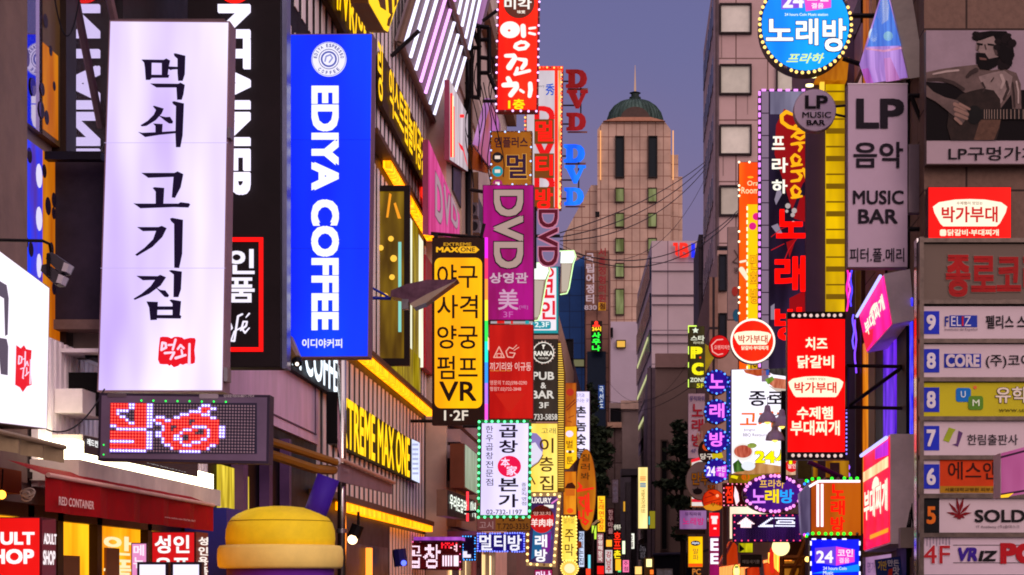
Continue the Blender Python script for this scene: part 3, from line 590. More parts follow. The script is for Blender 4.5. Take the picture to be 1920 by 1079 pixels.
# lilac panel below the blue sign
r = thing('wall_panel', 'plain lilac metal wall panel beneath the blue coffee sign', 'panel', (XL,23,3.6))
mesh('sheet', MB().box(XL-.02,XL+.02,20.2,26.3,3.62,5.2), M('#ecc8ea', .45, 0, var=.2, streak=.3), r)
mesh('seam', MB().box(XL+.02,XL+.03,20.2,26.1,3.74,3.76).box(XL+.02,XL+.03,26.0,26.03,3.76,5.2), M('#5a3f5c'), r)
s = Sg('white lit coffee lettering on a dark strip above the lilac wall panel', ('L', XL+.12), [(487,560),(624,655),(624,745),(487,640)], None, None, name='wall_sign')
mb = MB().box(XL+.02,XL+.1,21.5,27.8,4.4,4.98); mesh('backing', mb, M('#0a1a24'), s.root)
def wt(s, txt, y0, y1, z0, z1, col, b=.03, ext=0, name='channel_lettering', X_=None, ol=None):
    """text on a left wall sign given in metres along the street"""
    g = glyph(txt, b, ext); xs = [v.x for v in g[0]]; ys = [v.y for v in g[0]]; mb = MB()
    n0 = s.O.x + .03
    mb.add([(n0 + ((v.z+.5)*ext if ext else v.z*.006), y0+(y1-y0)*(v.x-min(xs))/(max(xs)-min(xs)), z0+(z1-z0)*(v.y-min(ys))/(max(ys)-min(ys))) for v in g[0]], g[1])
    return mesh(name, mb, col if not isinstance(col, str) else E(col,1.1,lamp=False), s.root)
wt(s, 'EDIYA COFFEE', 21.6, 27.7, 4.42, 4.96, E('#e8f4ff',1.25), .02)
s = Sg('bold yellow letters TREME MAX ONE standing on the slatted wall', ('L', XL+.06), [(645,755),(786,825),(786,908),(645,850)], None, None, name='wall_sign')
mesh('backing', MB().box(XL+.0,XL+.05,27.6,36.9,3.7,4.52), M('#1a1206'), s.root)
wt(s, 'XTREME MAX ONE', 27.8, 36.6, 3.72, 4.5, E('#ffc800',1.2), .02)
s = Sg('white notice panel at the far end of the yellow wall letters', ('L', XL+.1), [(771,823),(787,830),(787,907),(771,900)], E('#dfe6ff', 1.0, .2, 6), '#303038', .1, 1, name='wall_sign')
s.ps([(772,832+i*9,782,836+i*9) for i in range(7)], '#a8b0d8', 2, 'small_print')
s = Sg('row of yellow Hangul box letters high along the slatted wall', ('L', XL+.1), [(590,-20),(798,265),(798,330),(590,60)], None, None, name='wall_sign')
YE = E('#ffc400',1.15)
mesh('backing', MB().box(XL+0,XL+.09,25.6,31.0,10.0,10.9).box(XL+0,XL+.09,32.6,40.2,10.0,10.95), M('#3a2404'), s.root)
wt(s, '사격/VR/양궁', 25.6, 31.2, 10.06, 10.9, YE, .014); wt(s, '링', 31.7, 32.3, 9.95, 10.95, YE, .014); wt(s, '익스트림놀이공간', 33.2, 39.0, 10.06, 10.9, YE, .014)
mesh('red_end', MB().box(XL+.01,XL+.1,39.3,40.5,9.8,10.9), E('#ff2a18', .9), s.root)
s = Sg('yellow arrow shaped plate with ONE, cut by the top edge above the blue sign', ('L', XL+.7), [(684,-60),(752,-60),(748,0),(727,62),(720,58),(690,6)], E('#ffcc08', 1.05), '#7a5230', .25, 2, name='wall_sign')
s.ps([[(700,-30),(718,-34),(722,20),(712,14)],[(724,-30),(732,-30),(734,30),(728,24)],[(738,-30),(744,-30),(742,8),(738,14)],[(726,36),(735,24),(728,50),(724,48)]], M('#6b4410'), 2, 'lettering')
# swung-out glass sash
r = thing('bay_window', 'dark framed glass bay glowing yellow beside the slatted wall', 'window', Wp(730,690,33))  # the glass bay is a swung-out glass sash
x0,x1 = Wp(694,0,33).x, Wp(768,0,33).x; z0,z1 = Wp(0,686,33).z, Wp(0,348,33).z
mesh('frame', MB().box(x0,x1,33,33.12,z0,z0+.13).box(x0,x1,33,33.12,z1-.1,z1).box(x0,x0+.06,33,33.12,z0+.13,z1-.1).box(x1-.1,x1,33,33.12,z0+.13,z1-.1), M('#1e1414', .4), r)
mesh('pane', MB().box(x0+.06,x1-.1,33.04,33.08,z0+.13,z1-.1), E('#8a6a10', .75, .55, 1.6), r)
mesh('teal_tube', MB().box(x1-.2,x1-.15,33.0,33.03,z0+.6,z1-1.0), E('#90e0d0', .9, lamp=False), r)
for px,py,rr in ((733,448,.05),(738,485,.06),(735,520,.05),(714,465,.05),(722,556,.06)): mesh('lamp_glow', MB().ball(Wp(px,py,33.0), rr), E('#ffc040', 1.2, lamp=False), r)
mesh('ribbon', MB().prism([Wp(x,y,33.02) for x,y in ((734,365),(728,408),(724,408),(730,362))], (0,.01,0)).prism([Wp(x,y,33.02) for x,y in ((742,380),(752,410),(746,410),(738,382))], (0,.01,0)), E('#ffa020', 1, lamp=False), r)
r = thing('lit_window_row', 'bright white and yellow lit windows between the glass bay and the VR sign', 'window', (XL, 35.5, 5.5))  # glass bay here means the swung-out glass sash
mesh('pane', MB().box(XL-.02,XL+.06,35.6,37.3,6.0,8.9).box(XL-.02,XL+.06,38.3,39.3,6.2,8.85), E('#f4f4dc', 1.0, .25, 2), r)
mesh('gold_curtain', MB().box(XL-.02,XL+.08,37.3,38.3,5.6,8.9).box(XL-.02,XL+.08,34.6,38.6,5.55,6.3), E('#a08a18', .8, .5, 2), r)
mesh('red_panel', MB().box(XL-.02,XL+.1,39.4,40.9,6.2,8.6), M('#a8182a', .4), r)
# wedge lamp on blue arm
r = thing('street_floodlight', 'rusty wedge shaped floodlight on a blue arm in front of the yellow VR sign', 'lamp', Wp(780,560,24))
mesh('shade', MB().prism([Wp(x,y,24) for x,y in ((732,556),(733,545),(762,533),(800,525),(858,524),(850,529),(797,568),(775,577),(767,566),(752,560))], (0,.32,0)), M('#6a4a5c', .35, .5, var=.5, sc=3), r)
mesh('reflector', MB().prism([Wp(x,y,23.97) for x,y in ((768,570),(776,577),(800,567),(856,526),(800,552))], (0,.03,0)), M('#a89484', .3, .3), r)
mesh('knuckle', MB().box(Wp(754,0,24).x,Wp(766,0,24).x,23.96,24.1,Wp(0,580,24).z,Wp(0,562,24).z), STEEL, r)
mesh('arm', MB().tube([Wp(690,559,24.1),Wp(733,560,24.1)], .022).tube([Wp(692,537,24.1),Wp(728,557,24.1)], .015), M('#1c2a90', .4), r)
# neon tube panels
for k,(lab,xb,zb,xt,zt_) in enumerate((('lower slanted panel of white and pink light tubes on the left wall',-4.3,11.75,-3.75,13.6),('upper slanted panel of white and pink light tubes, cut by the top of the photo',-3.7,13.65,-3.2,15.9))):
    r = thing('light_tube_panel', lab, 'light panel', (xb,35,zb), 'slanted light tube panels')
    A = lambda y,f,o=0: Vector((xb+(xt-xb)*f+o, y, zb+(zt_-zb)*f))
    mesh('board', MB().prism([A(34.8,0),A(42.6,0),A(42.6,1),A(34.8,1)], (-.08,0,.03)), M('#8a7880', .5), r)
    mesh('rim', MB().tube([A(34.8,0,.02),A(42.6,0,.02)], .06, 6).tube([A(34.8,0,.02),A(34.8,1,.02)], .06, 6), M('#7a6258', .5), r)
    for i in range(9):
        y = 35.15 + i*.88; mesh('tube', MB().tube([A(y,.03,.06),A(y,.97,.06)], .036, 6), E('#f0a8ff' if i in (3,4) else '#e4e0ff', 1.7), r)
mesh('bracket', MB().tube([(-4.4,34.5,11.4),(-3.9,34.6,11.9)], .04).tube([(-4.4,41.8,11.6),(-4.1,42.4,11.9)], .04), DARK, r)
s = Sg('pale pink slanting DVD banner along the left wall above the VR sign', ('L', -3.92), [(802,262),(862,405),(862,448),(802,440)], E('#e0509a', .75, .2, 1), '#8a3a5c', .1, 1, name='wall_sign')
for i,(x0,x1) in enumerate(((813,827),(829,841),(843,856))): s.t('DVD'[i], x0, 322+i*22, x1, 430+i*4, E('#cfa8b8',.62,lamp=False), .03, ol=E('#a8587e',.5,lamp=False))
# awning, poles, spot lamps
r = thing('grey_awning', 'small grey retractable awning on a brown arm in front of the slatted wall', 'awning', Wp(680,920,26))
a0,a1,a2,a3 = Wp(637,866,24),Wp(735,908,28),Wp(735,927,28),Wp(637,903,24)
mesh('valance', MB().prism([a0,a1,a2,a3], (-.03,0,0)), M('#937a88', .75, bump=.2), r)
mesh('front_bar', MB().tube([a0+Vector((.03,0,.02)),a1+Vector((.03,0,.02))], .03), M('#c8a090', .5), r)
mesh('arm', MB().tube([Wp(500,826,21),Wp(632,868,24)], .05).tube([Wp(500,850,21.2),Wp(590,880,23),Wp(625,882,24)], .06), M('#9a6a20', .5), r)
mesh('cap', MB().ball(Wp(631,866,23.95), .06), WHITE, r)
s = Sg('', ('L', a0.x+.02), (640,880,652,890), root=r, lit=False); s.t('CAFE', 641,877,652,887,'#b09aa4',.02); s.t('이디야커피',716,905,733,916,'#b09aa4',.02)
r = thing('chrome_pole', 'shiny chrome pole in front of the yellow wall letters', 'pole', Wp(641,1090,25))
mesh('shaft', MB().tube([Wp(641,1325,25),Wp(641,560,25)], .06, 16), CHROME, r, smooth=True)
mesh('collar', MB().tube([Wp(641,1000,25),Wp(641,992,25)], .075, 16), STEEL, r)
s = Sg('narrow black speaker column with a yellow edge beside the chrome pole', 26, (612,735,634,832), BLACK, '#0a080a', .3, 1, name='black_column', cat='speaker'); s.p((633,735,637,832), YE, 2, 'yellow_edge')
r = thing('spot_lamp', 'dark ceiling spot lamp shining by the chrome pole', 'lamp', Wp(668,1010,26))
mesh('body', MB().tube([Wp(672,985,26),Wp(662,1010,26)], .09, 10), DARK, r); mesh('bulb', MB().ball(Wp(661,1012,25.95), .07), E('#ffd0a0', 4), r); mesh('mount', MB().tube([Wp(672,985,26),Wp(672,960,26)], .02), DARK, r)
r = thing('stage_lamp', 'small blue stage lamp beside the red barbecue LED sign', 'lamp', Wp(750,1040,33))
mesh('body', MB().tube([Wp(748,1030,33),Wp(752,1062,33)], .12, 8), M('#1c1c60', .4), r); mesh('bulb', MB().ball(Wp(757,1056,32.9), .05), E('#5060ff', 3, lamp=False), r)
r = thing('amber_doorway', 'dark doorway with amber lamps under the slatted wall', 'doorway', (XL, 30, .1))
mesh('recess', MB().box(XL-.05,XL+.03,28.8,33.8,.1,2.3), M('#120a0c', .4), r)
mesh('red_sign', MB().box(XL+.03,XL+.1,28.4,30.4,1.5,1.75), E('#c81418', .8), r); mesh('lamp', MB().box(XL+.05,XL+.12,30.8,31.1,1.6,2.25), E('#ff9030', 2.0), r)
mesh('side_glass', MB().box(XL+.02,XL+.08,34.5,40,.1,1.5), E('#b088d0', .55, .5, 1.5), r)
# inflatable cup
D = 17
r = thing('inflatable_cup', 'giant inflatable drink cup with a yellow domed lid and purple straw', 'inflatable', (X(528,D), D+.6, .0))
c = (X(526,17.5), D+.5)
dome = [(.02,0)]; Zt = lambda py: Z(py, D)
prof = [(.50,Zt(1024)),(.508,Zt(1008)),(.503,Zt(992)),(.482,Zt(978)),(.445,Zt(968)),(.39,Zt(960)),(.31,Zt(953)),(.21,Zt(948)),(.1,Zt(945.6)),(.001,Zt(945))]
mesh('lid', MB().lathe((c[0],c[1],0), prof, 48), M('#fadb28', .55, var=.14, bump=.25, sc=2), r, smooth=True)
mesh('seam', MB().lathe((c[0],c[1],0), [(.470,Zt(975.2)),(.478,Zt(974.6)),(.466,Zt(974))], 48), M('#6a4a08'), r)
mesh('rim', MB().lathe((c[0],c[1],0), [(.50,Zt(1066)),(.56,Zt(1065)),(.577,Zt(1061)),(.583,Zt(1045)),(.578,Zt(1028)),(.56,Zt(1022)),(.50,Zt(1020.5))], 48), M('#f6d878', .5, var=.15), r, smooth=True)
mesh('cup', MB().lathe((c[0],c[1],0), [(.36,0.02),(.40,.5),(.50,Zt(1062))], 48), M('#6a2ca0', .5), r, smooth=True)
mesh('straw', MB().tube([(X(586,17.5),D+.5,Zt(972)),(X(598,17.5),D+.5,Zt(940)),(X(616,17.5),D+.5,Zt(889))], .108, 20), M('#3a1c90', .5), r, smooth=True)
r = thing('bulb_lamp', 'small bare orange bulb glowing at the left edge beneath the canopy', 'lamp', Wp(3,945,12.2)); mesh('bulb', MB().ball(Wp(3,928,12.2), .03), E('#ff9a30', 5), r); mesh('wire', MB().tube([Wp(3,922,12.2),Wp(5,880,12.2)], .006, 5), DARK, r)
r = thing('wire_coil', 'pale tangle of spare wire hung on the beam left of the red awning', 'wire', Wp(52,945,12.2)); rnd = random.Random(9); mb = MB()
for i in range(7): cx, cy, rx = 50+rnd.uniform(-8,8), 928+rnd.uniform(-6,6), rnd.uniform(6,12); mb.tube([Wp(cx+rx*math.cos(k*.7), cy+rx*.7*math.sin(k*.7), 12.2+.01*i) for k in range(10)], .006, 5)
mesh('loop', mb, M('#c8b0a0', .5), r)
# floor signs
s = Sg('red lightbox reading ADULT SHOP at the bottom left corner', 11, (-55,970,76,1200), E('#e8100c', .95, .1), None, name='floor_sign')
mesh('side', MB().box(s.P(76,0).x-1.4,s.P(76,0).x,11.006,11.3,s.P(0,1200).z,s.P(0,970).z), M('#4a1420', .5), s.root)
s.t('ADULT',-50,998,66,1022,'#ffffff',.045); s.t('SHOP',-34,1030,65,1058,'#ffffff',.045)
q = Sg('', ('L', s.P(76,0).x+.002), (76,970,103,1200), root=s.root); q.p([(78,976),(103,974),(103,1200),(78,1200)], E('#6a1626',.6), 1, 'side_panel'); q.t('ADULT',78,1000,102,1022,'#fff0f4',.04); q.t('SHOP',77,1032,100,1060,'#fff0f4',.04)
s = Sg('red lightbox with white Hangul standing below the red awning', 13.4, (284,997,366,1200), E('#d81018', .9, .1), None, name='floor_sign')
mesh('side', MB().box(s.P(284,0).x,s.P(366,0).x,13.406,13.8,s.P(0,1200).z,s.P(0,997).z), M('#3a1410', .5), s.root)
s.t('성인',291,1004,356,1038,'#ffffff',.03); s.t('용품',291,1046,356,1080,'#ffffff',.03)
q = Sg('', ('L', s.P(366,0).x+.002), (366,997,389,1200), root=s.root); q.p([(367,998),(389,1000),(389,1200),(367,1200)], E('#7a2412',.5), 1, 'side_panel'); q.v('성인용품',369,1006,387,1080,'#fff0e8',.03,gap=.08)
s = Sg('pink lit menu stand behind the black display stand', 14.6, (246,1018,276,1200), E('#f0a0d0', .9, .15), '#3a2028', .06, 2, name='floor_sign'); s.v('메뉴',251,1022,271,1066,'#ffe8f8',.03)
for x0,lab in ((257,'left'),(320,'right')):
    s = Sg('low black framed display stand with a white lit panel, %s of a pair' % lab, 12.8, (x0,1054,x0+58,1200), E('#efe6ff', 1.0), '#241826', .08, 5, name='display_stand', cat='display stand', group='black framed display stands')
# ---------------------------------------------------------------- middle left: taupe houses behind the hanging signs
b = bld('taupe_building', 'taupe building with pipes and slanted neon boxes behind the hanging signs', -10, -4.0, 40.8, 61, 20.5, M('#d2bcae', .7, bump=.2, sc=.5))
mesh('cornice', MB().box(-4.0,-3.55,40.9,61,9.0,9.3).box(-4.0,-3.7,40.9,61.2,16.6,17.1).box(-4.0,-3.7,52,61.2,20.2,20.6), M('#8a6c58', .7), b)
mesh('dark_window', MB().box(-4.0,-3.96,42,60,10.5,11.8).box(-4.0,-3.96,42,60,5.2,8.6), M('#141018', .3), b)
mesh('pale_window', MB().box(-4.0,-3.95,44,47,8.9,12.6).box(-4.0,-3.95,43,52,13.3,14.2), M('#b09a88', .5), b)
mesh('lit_window', MB().box(-4.0,-3.93,45.5,48.5,8.6,9.0).box(-4.0,-3.93,49,58,8.2,8.5), E('#ffb0a0', 1.6, .5, 2), b)
mesh('steel_mullion', MB().box(-4.0,-3.8,45.2,45.32,6,14).box(-4.0,-3.8,47.0,47.1,6,12), M('#9a7a60', .3, .6), b)
s = Sg('red and white lit strip board behind the pink banner', ('L', -3.82), [(842,150),(877,215),(877,322),(842,300)], E('#d8c8d0', .75, .35, 1), '#90405a', .1, 1, name='wall_sign')
s.ps([(843,175,846,295),(848,200,850,295),(861,215,868,221)], E('#ff2018',1.2), 2, 'red_strip'); s.ps([(846,180,848,295)], E('#fff0b0',1.4), 2, 'bulb_strip'); s.t('V', 856,268,874,300, E('#e81828',1), .04)
def hexa(name, label, face, thv, facemat, sidemat, cat='sign', group=None):
    f = [Wp(*p) for p in face]; c = sum(f, Vector())/4
    r = thing(name, label, cat, Vector((c.x, c.y, min(p.z for p in f))), group); thv = Vector(thv)
    mesh('casing', MB().prism(f, thv), sidemat, r)
    n = (f[1]-f[0]).cross(f[2]-f[0]).normalized(); n = n if n.dot(thv) < 0 else -n
    c2 = [p+(c-p)*.04+n*.012 for p in f]; mesh('lit_panel', MB().prism(c2, -n*.008), facemat, r)
    return r, f, n
PK = E('#b070d8', .75, .5, 1.1)
s = Sg('tilted violet and orange neon box half behind the small brown game sign', 45, [(911,183),(922,186),(936,225),(936,300),(916,313),(886,272)], E('#b868c0', .75, .45, 1.2, h2='#c86828'), '#a078a0', .5, 2, name='slanted_neon_box')
s.p([(909,185),(922,186),(898,276),(886,271)], E('#d090d0',.8,.3,2,lamp=False), 2, 'pink_edge')
hexa('orange_awning', 'small orange slanted awning below the violet neon boxes', [(886,274,44.5),(916,314,46),(914,326,46),(884,318,44.5)], (-.3,.1,.1), M('#c86a20', .6), M('#7a4418', .6), 'awning')
s = Sg('pale pink slanted box at the top of the taupe building, cut by the top edge', 44, [(888,42),(904,-20),(920,-20),(902,48)], E('#b880b8', .6, .4, 1), '#8a7080', .4, 1, name='slanted_neon_box')
r = thing('pipe_post', 'tall black pipe with cables running up the taupe building', 'pipe', (-3.6,45,3))
mesh('pipe', MB().tube([(X(876,45),45,3),(X(878,45),45,16)], .075, 8).tube([(X(870,45.2),45.2,3),(X(871,45.2),45.2,14)], .04, 6), M('#15121a', .4), r)
r = thing('ladder_bracket', 'black steel ladder frame sticking out beside the red skewer sign', 'frame', Wp(920,270,43))
fm = MB()
def fx(a, b, w=.05): fm.tube([Wp(*a,43), Wp(*b,43)], w, 4)
for a_,b_ in (((884,48),(917,52)),((884,48),(884,185)),((898,52),(898,182)),((917,52),(917,137)),((884,182),(900,184)),((900,75),(917,75)),((900,108),(917,110)),((900,137),(917,137)),((884,90),(900,90)),((884,48),(900,90)),((917,140),(940,195))): fx(a_, b_)
mesh('frame', fm, DARK, r)
for lab,x,y in (('upper grey air conditioner unit on the dark taupe wall behind the pipes',886,392),('lower grey air conditioner unit beneath the upper one, beside the magenta panel',890,424)):
    r = thing('air_conditioner', lab, 'air conditioner', Wp(x,y+12,46), 'air conditioners on the taupe wall'); a = Wp(x-9,y+12,46); c = Wp(x+9,y-12,46)
    mesh('body', MB().box(a.x,c.x,46,46.5,a.z,c.z), M('#8a8088',.5), r); mesh('fan_grille', MB().prism([Wp(*q_,45.97) for q_ in ell(x-1,y,7,8.5,16)], (0,.02,0)), M('#2a262c',.5), r)
r = thing('cable_bundle', 'tangle of thin cables drooping down the taupe wall beside the steel frame', 'cable', Wp(925,200,43.5)); rnd = random.Random(2); mb = MB()
for i in range(9):
    x = 868+i*8+rnd.uniform(-4,4); y0 = rnd.uniform(60,160); y1 = y0+rnd.uniform(120,240); mb.tube([Wp(x+6*math.sin(k*.9+i)+k*1.2, y0+(y1-y0)*k/8, 43.3) for k in range(9)], .012, 4)
mesh('cables', mb, DARK, r)
b = bld('lower_house', 'low dark house behind the luxury karaoke sign', -10, -3.7, 61.3, 90, 8, M('#7a6662', .7))
b = bld('cream_house', 'plain cream house with a dark gap, receding behind the pub sign', -10, -3.45, 90.2, 116, 14.7, M('#b08c78', .7, var=.1))
b = bld('far_left_block', 'dark red-brown block beyond the cream house at the far end on the left', -12, -3.5, 116.5, 190, 15.5, M('#7a5450', .7, grid=(1.4,1.6,'#3a2826',.1)))
fw(b, 116.4, [(1062,638,1074,668),(1062,672,1074,700)], M('#120d12'), None, .05)
# ruled shutters and cove shop, lower middle left
r = thing('louvre_canopy', 'greyish louvred shop canopy between the slatted wall and the green bulb sign', 'canopy', (-3.9,42,4.2))
mb = MB()
for i in range(6): mb.box(-4.1,-3.75+.03*i,41,47.5,4.4+i*.36,4.68+i*.36)
mesh('louvres', mb, M('#a08c94', .5, bump=.2), r)
mesh('lower_boards', MB().box(-4.1,-3.8,41,48,2.9,3.9), M('#8a7468', .6, bump=.3, sc=2), r); mesh('dark_gap', MB().box(-4.1,-3.95,41,48,3.9,4.4), BLACK, r)
mesh('purple_soffit', MB().box(-4.1,-3.3,41,50,2.6,2.8), M('#8a5a90', .5), r)
s = Sg('white lit Hangul shop fascia pointing along the left wall by the louvred canopy', ('L', -3.5), [(838,918),(890,938),(890,978),(838,968)], M('#141018'), '#7a6058', .2, 1, name='wall_sign')
s.t('우리은곱창', 840,925,872,966,E('#f4fff0',1.2,lamp=False),.025); s.p((873,922,877,978),E('#ff3040',1.2),2,'red_bar'); s.t('이네',879,938,889,972,E('#f4fff0',1.2,lamp=False),.02)
s = Sg('pale green lit side box behind the green bulb sign', ('L', -3.55), [(870,832),(896,852),(896,928),(870,915)], E('#b8c8b0', .6, .3, 2), '#6a4030', .3, 2, name='wall_sign')
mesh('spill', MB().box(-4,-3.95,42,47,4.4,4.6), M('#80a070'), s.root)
# shop fronts at street level
r = thing('street_shopfront', 'bright street level shop fronts below the LED signs on the left', 'shopfront', (-3.95,41,.1))
mesh('window', MB().box(-3.95,-3.85,41.2,44,.2,2.5).box(-3.95,-3.85,48,52,.2,2.4), E('#ffd8a0', 1.8, .5, 1), r); mesh('door', MB().box(-3.95,-3.85,44.5,47,.2,2.5), E('#8a4048', .5, .4, 1), r)
fr = MB()
for y in (41.1,42.6,44.2,47.4,49.9,52.2): fr.box(-3.9,-3.75,y-.08,y+.08,.1,2.6)
mesh('frame', fr, STEEL, r)
for (d0,d1,c) in ((36.5,37,0),): pass
# ---------------------------------------------------------------- hanging signs on the left, near to far
YG = E('#ffb400', 1.0, .14, .8)
s = Sg('yellow panel ending in VR on a dark hanging board edged by a rainbow tube', 36, (810,446,908,797), M('#2c1a16', .5), '#3a2420', .25, 1)
p_ = s.p(rrect(815,484,904,766,12), E('#ffb800', 1.0, .1, .8), 2, 'lit_panel')
s.t('EXTREME',832,456,884,462,E('#e0a020',.9,lamp=False),.02); s.t('MAX',818,464,860,474,E('#ffb818',1,lamp=False),.045); s.p([(858,469),(863,463),(892,463),(899,469),(892,475),(863,475)],E('#ffb818',1,lamp=False),3); s.t('ONE',864,465,891,473,'#2c1a16',.02,k=4)
for i,(a_,c_) in enumerate((('야','구'),('사','격'),('양','궁'),('펌','프'))): s.t(a_+c_, 820,497+i*57,896,541+i*57, M('#2a1a12'), .012, k=4)
s.t('VR',824,716,894,753,M('#2a1a12'),.02,k=4); s.t('1·2F',833,770,878,789,'#e8d8c8',.015)
cols = ['#f020e0','#ff3060','#ff9030','#ffe030','#30e050','#20e8d0','#3090ff','#b070ff','#ff50d0']
for i,c_ in enumerate(cols): mesh('rainbow_tube', MB().tube([s.Q((912,446+39*i),1),s.Q((912,446+39*(i+1)),1)], .033, 6), E(c_,1.4), s.root)
s.arm([(Wp(808,438,36.1),Wp(902,446,36.1)),(s.P(818,446),s.P(818,438)),(s.P(810,790),s.P(770,790)),(s.P(902,446),s.P(908,420))], .035)
s = Sg('red lightbox with brush lettering for lamb skewers, first floor, ringed by pink bulbs', 42, [(934,-40),(1012,-40),(1008,209),(930,209)], E('#ff2a08', 1.05, .06, .8), '#7a1a24', .3, 3)
s.p(ell(973,6,29,29), M('#6a3a2a'), 2, 'round_badge'); s.t('미각',946,0,997,19,'#fff8f0',.03,k=4); s.t('味覚',970,21,985,27,'#fff0e0',.02,k=4)
k_ = lambda st: [[(925+x/5.02, y/5.02, w/5.02) for x,y,w in q] for q in st]
s.ps([ell(925+158/5.02,285/5.02,94/5.02,78/5.02,24)], '#fffdf4', 2.4, 'lettering'); s.p(ell(925+150/5.02,294/5.02,2.6,2.2,8), '#ff2a08', 3.6, 'lettering')
s.brush(k_([[(280,255,50),(285,340,48)],[(342,275,24),(395,268,22)],[(340,318,24),(392,330,24)],[(265,400,30),(215,425,34),(205,450,34),(240,470,34),(300,462,34),(328,430,34),(300,405,30),(265,405,30)],
 [(118,532,34),(195,530,40),(205,555,48),(150,640,58)],[(235,562,26),(305,575,40),(300,610,45),(270,650,36)],[(228,650,30),(215,690,34)],[(205,705,32),(342,672,30)],[(140,745,45),(160,785,48)],[(98,808,44),(215,800,52),(220,830,48),(165,900,48)],[(255,855,26),(285,875,24)],[(348,795,42),(352,850,44),(342,910,38)]]), '#fffdf4', 3)
s.t('1층',953,187,984,206,'#ffe800',.035)
s.bulbs([(1012,-40),(1008,209),(930,209),(934,-40)], 40, 2.1, [bulbm('#e8b8ff',2.2)], 2, closed=False)
s.arm([(s.P(932,20),s.P(905,40)),(s.P(931,190),s.P(905,190))], .04)
s = Sg('small brown game room sign with dark blob lettering and round picture badges', 44, (919,246,998,349), E('#b8701c', .7, .1, .7), '#6a3c14', .25, 2)
s.t('엠플러스',927,258,990,278,'#3a1420',.03); s.t('멀',949,289,989,337,'#e8a848',.05,k=2.5); s.t('멀',950,290,988,336,'#2c1230',.03,k=4)
for cy,c_ in ((296,'#1a1418'),(322,'#1890a0'),(347,'#a01c70')): s.p(ell(933,cy,10,10,20) if cy<340 else [(923,347),(926,340),(933,337),(940,340),(943,347)], c_, 2, 'badge'); s.ps([(928,cy-3,938,cy+3)] if cy<340 else [(929,342,937,346)], '#e8d0c0', 3)
s.bulbs([(921,248),(996,248),(995,347),(921,347)], 40, 1.7, [bulbm('#a0c0ff',2.4)]+[M('#b08858',.3)]*2, 3)
s = Sg('magenta panel with sideways DVD capitals and a 3F line', 40, (905,347,1001,601), E('#a8047c', .9, .05), '#5c1a4c', .25, 1.5)
s.t('DVD',926,357,981,504,E('#c0a098',.8,lamp=False),.035,-1,ol=M('#1c0a20'),ow=.03)
s.t('상영관',918,512,990,532,'#c8a0b4',.03,ol='#5c0c50',ow=.02); s.t('美',934,543,972,582,'#c89ab8',.015); s.t('3F',944,585,962,596,'#c060a8',.005); s.t('[배]',974,573,990,581,'#b060a0',.01)
s.arm([(s.P(905,360),s.P(880,356)),(s.P(905,585),s.P(890,585))], .04)
s = Sg('white strip with red figures squeezed between the magenta and the red panel', 40.1, (918,601,1001,609), E('#c8c0c8', .6), None, lit=True); s.ps([(932,602,946,607),(958,602,962,608)], '#d81818'); s.p((985,602,992,608), '#20a0a8')
s = Sg('plain red panel with a house and bowl outline logo and phone numbers', 40, (917,609,1000,786), E('#c81208', .85, .06), '#6a1410', .25, 1)
s.brush([[(926,671,2),(936,651,2),(946,671,2),(926,671,2)],[(932,671,1.6),(932,664,1.6),(940,664,1.6),(940,671,1.6)],[(962,655,2),(955,652,2),(949,660,2),(952,670,2),(962,671,2),(966,663,2),(956,662,2)],[(962,655,1.4),(969,648,1.4)],[(964,658,1.4),(973,652,1.4)]], '#e8a898', 3, 'emblem')
s.t('끼기리와 이규동',919,680,996,696,'#f0c0b8',.006); s.t('영문의 T.02)598-0290',919,714,988,724,'#e8a8a0',.005); s.t('협점T.02)722-2848',919,726,977,735,'#e8a8a0',.005); s.t('Korean Food Bar',920,694,958,697,'#d89040',.01)
s.p([(928,738),(985,738),(955,775)], E('#d41c0c',.85,lamp=False), 1.5, 'pale_triangle')
s = Sg('white lightbox with red letters half covered by three brown boards, edged in red bulbs', 48, [(985,125),(1056,125),(1052,392),(985,392)], E('#d8ccd4', .85, .08), '#8a2a20', .3, 3)
s.ps([(985,125,1056,133),(1040,133,1046,392)], E('#f02808',1.05), 2, 'red_edge'); s.p((1047,128,1051,392), E('#ffc070',1.2,.5,3), 2, 'bulb_strip')
s.t('秀',1023,158,1040,180,'#1c50c0',.02); s.t('luxury',1006,160,1021,166,'#707080',.01)
for i,ch in enumerate('DVD'): s.t(ch,1002,200+i*63,1040,240+i*63,E('#e80c10',1,lamp=False),.05)
for i,(ch,y0) in enumerate((('멀',225),('티',289),('방',352))):
    s.p((1002,y0,1039,y0+46 if i<2 else 392), E('#8a4a10',.7,lamp=False), 4, 'brown_board'); s.t(ch,1004,y0+3,1037,y0+42,E('#ff1408',1.1,lamp=False),.04,k=6)
s.bulbs([(1005,128),(1053,128),(1050,390)], 46, 1.9, [bulbm('#ff5030',2.0),bulbm('#ffb060',2.0)], 4, closed=False)
s.bulbs([(985,200),(985,250)], 8, 1.9, [bulbm('#ff5030',2.0),bulbm('#ffc060',2.0)], 4, closed=False)
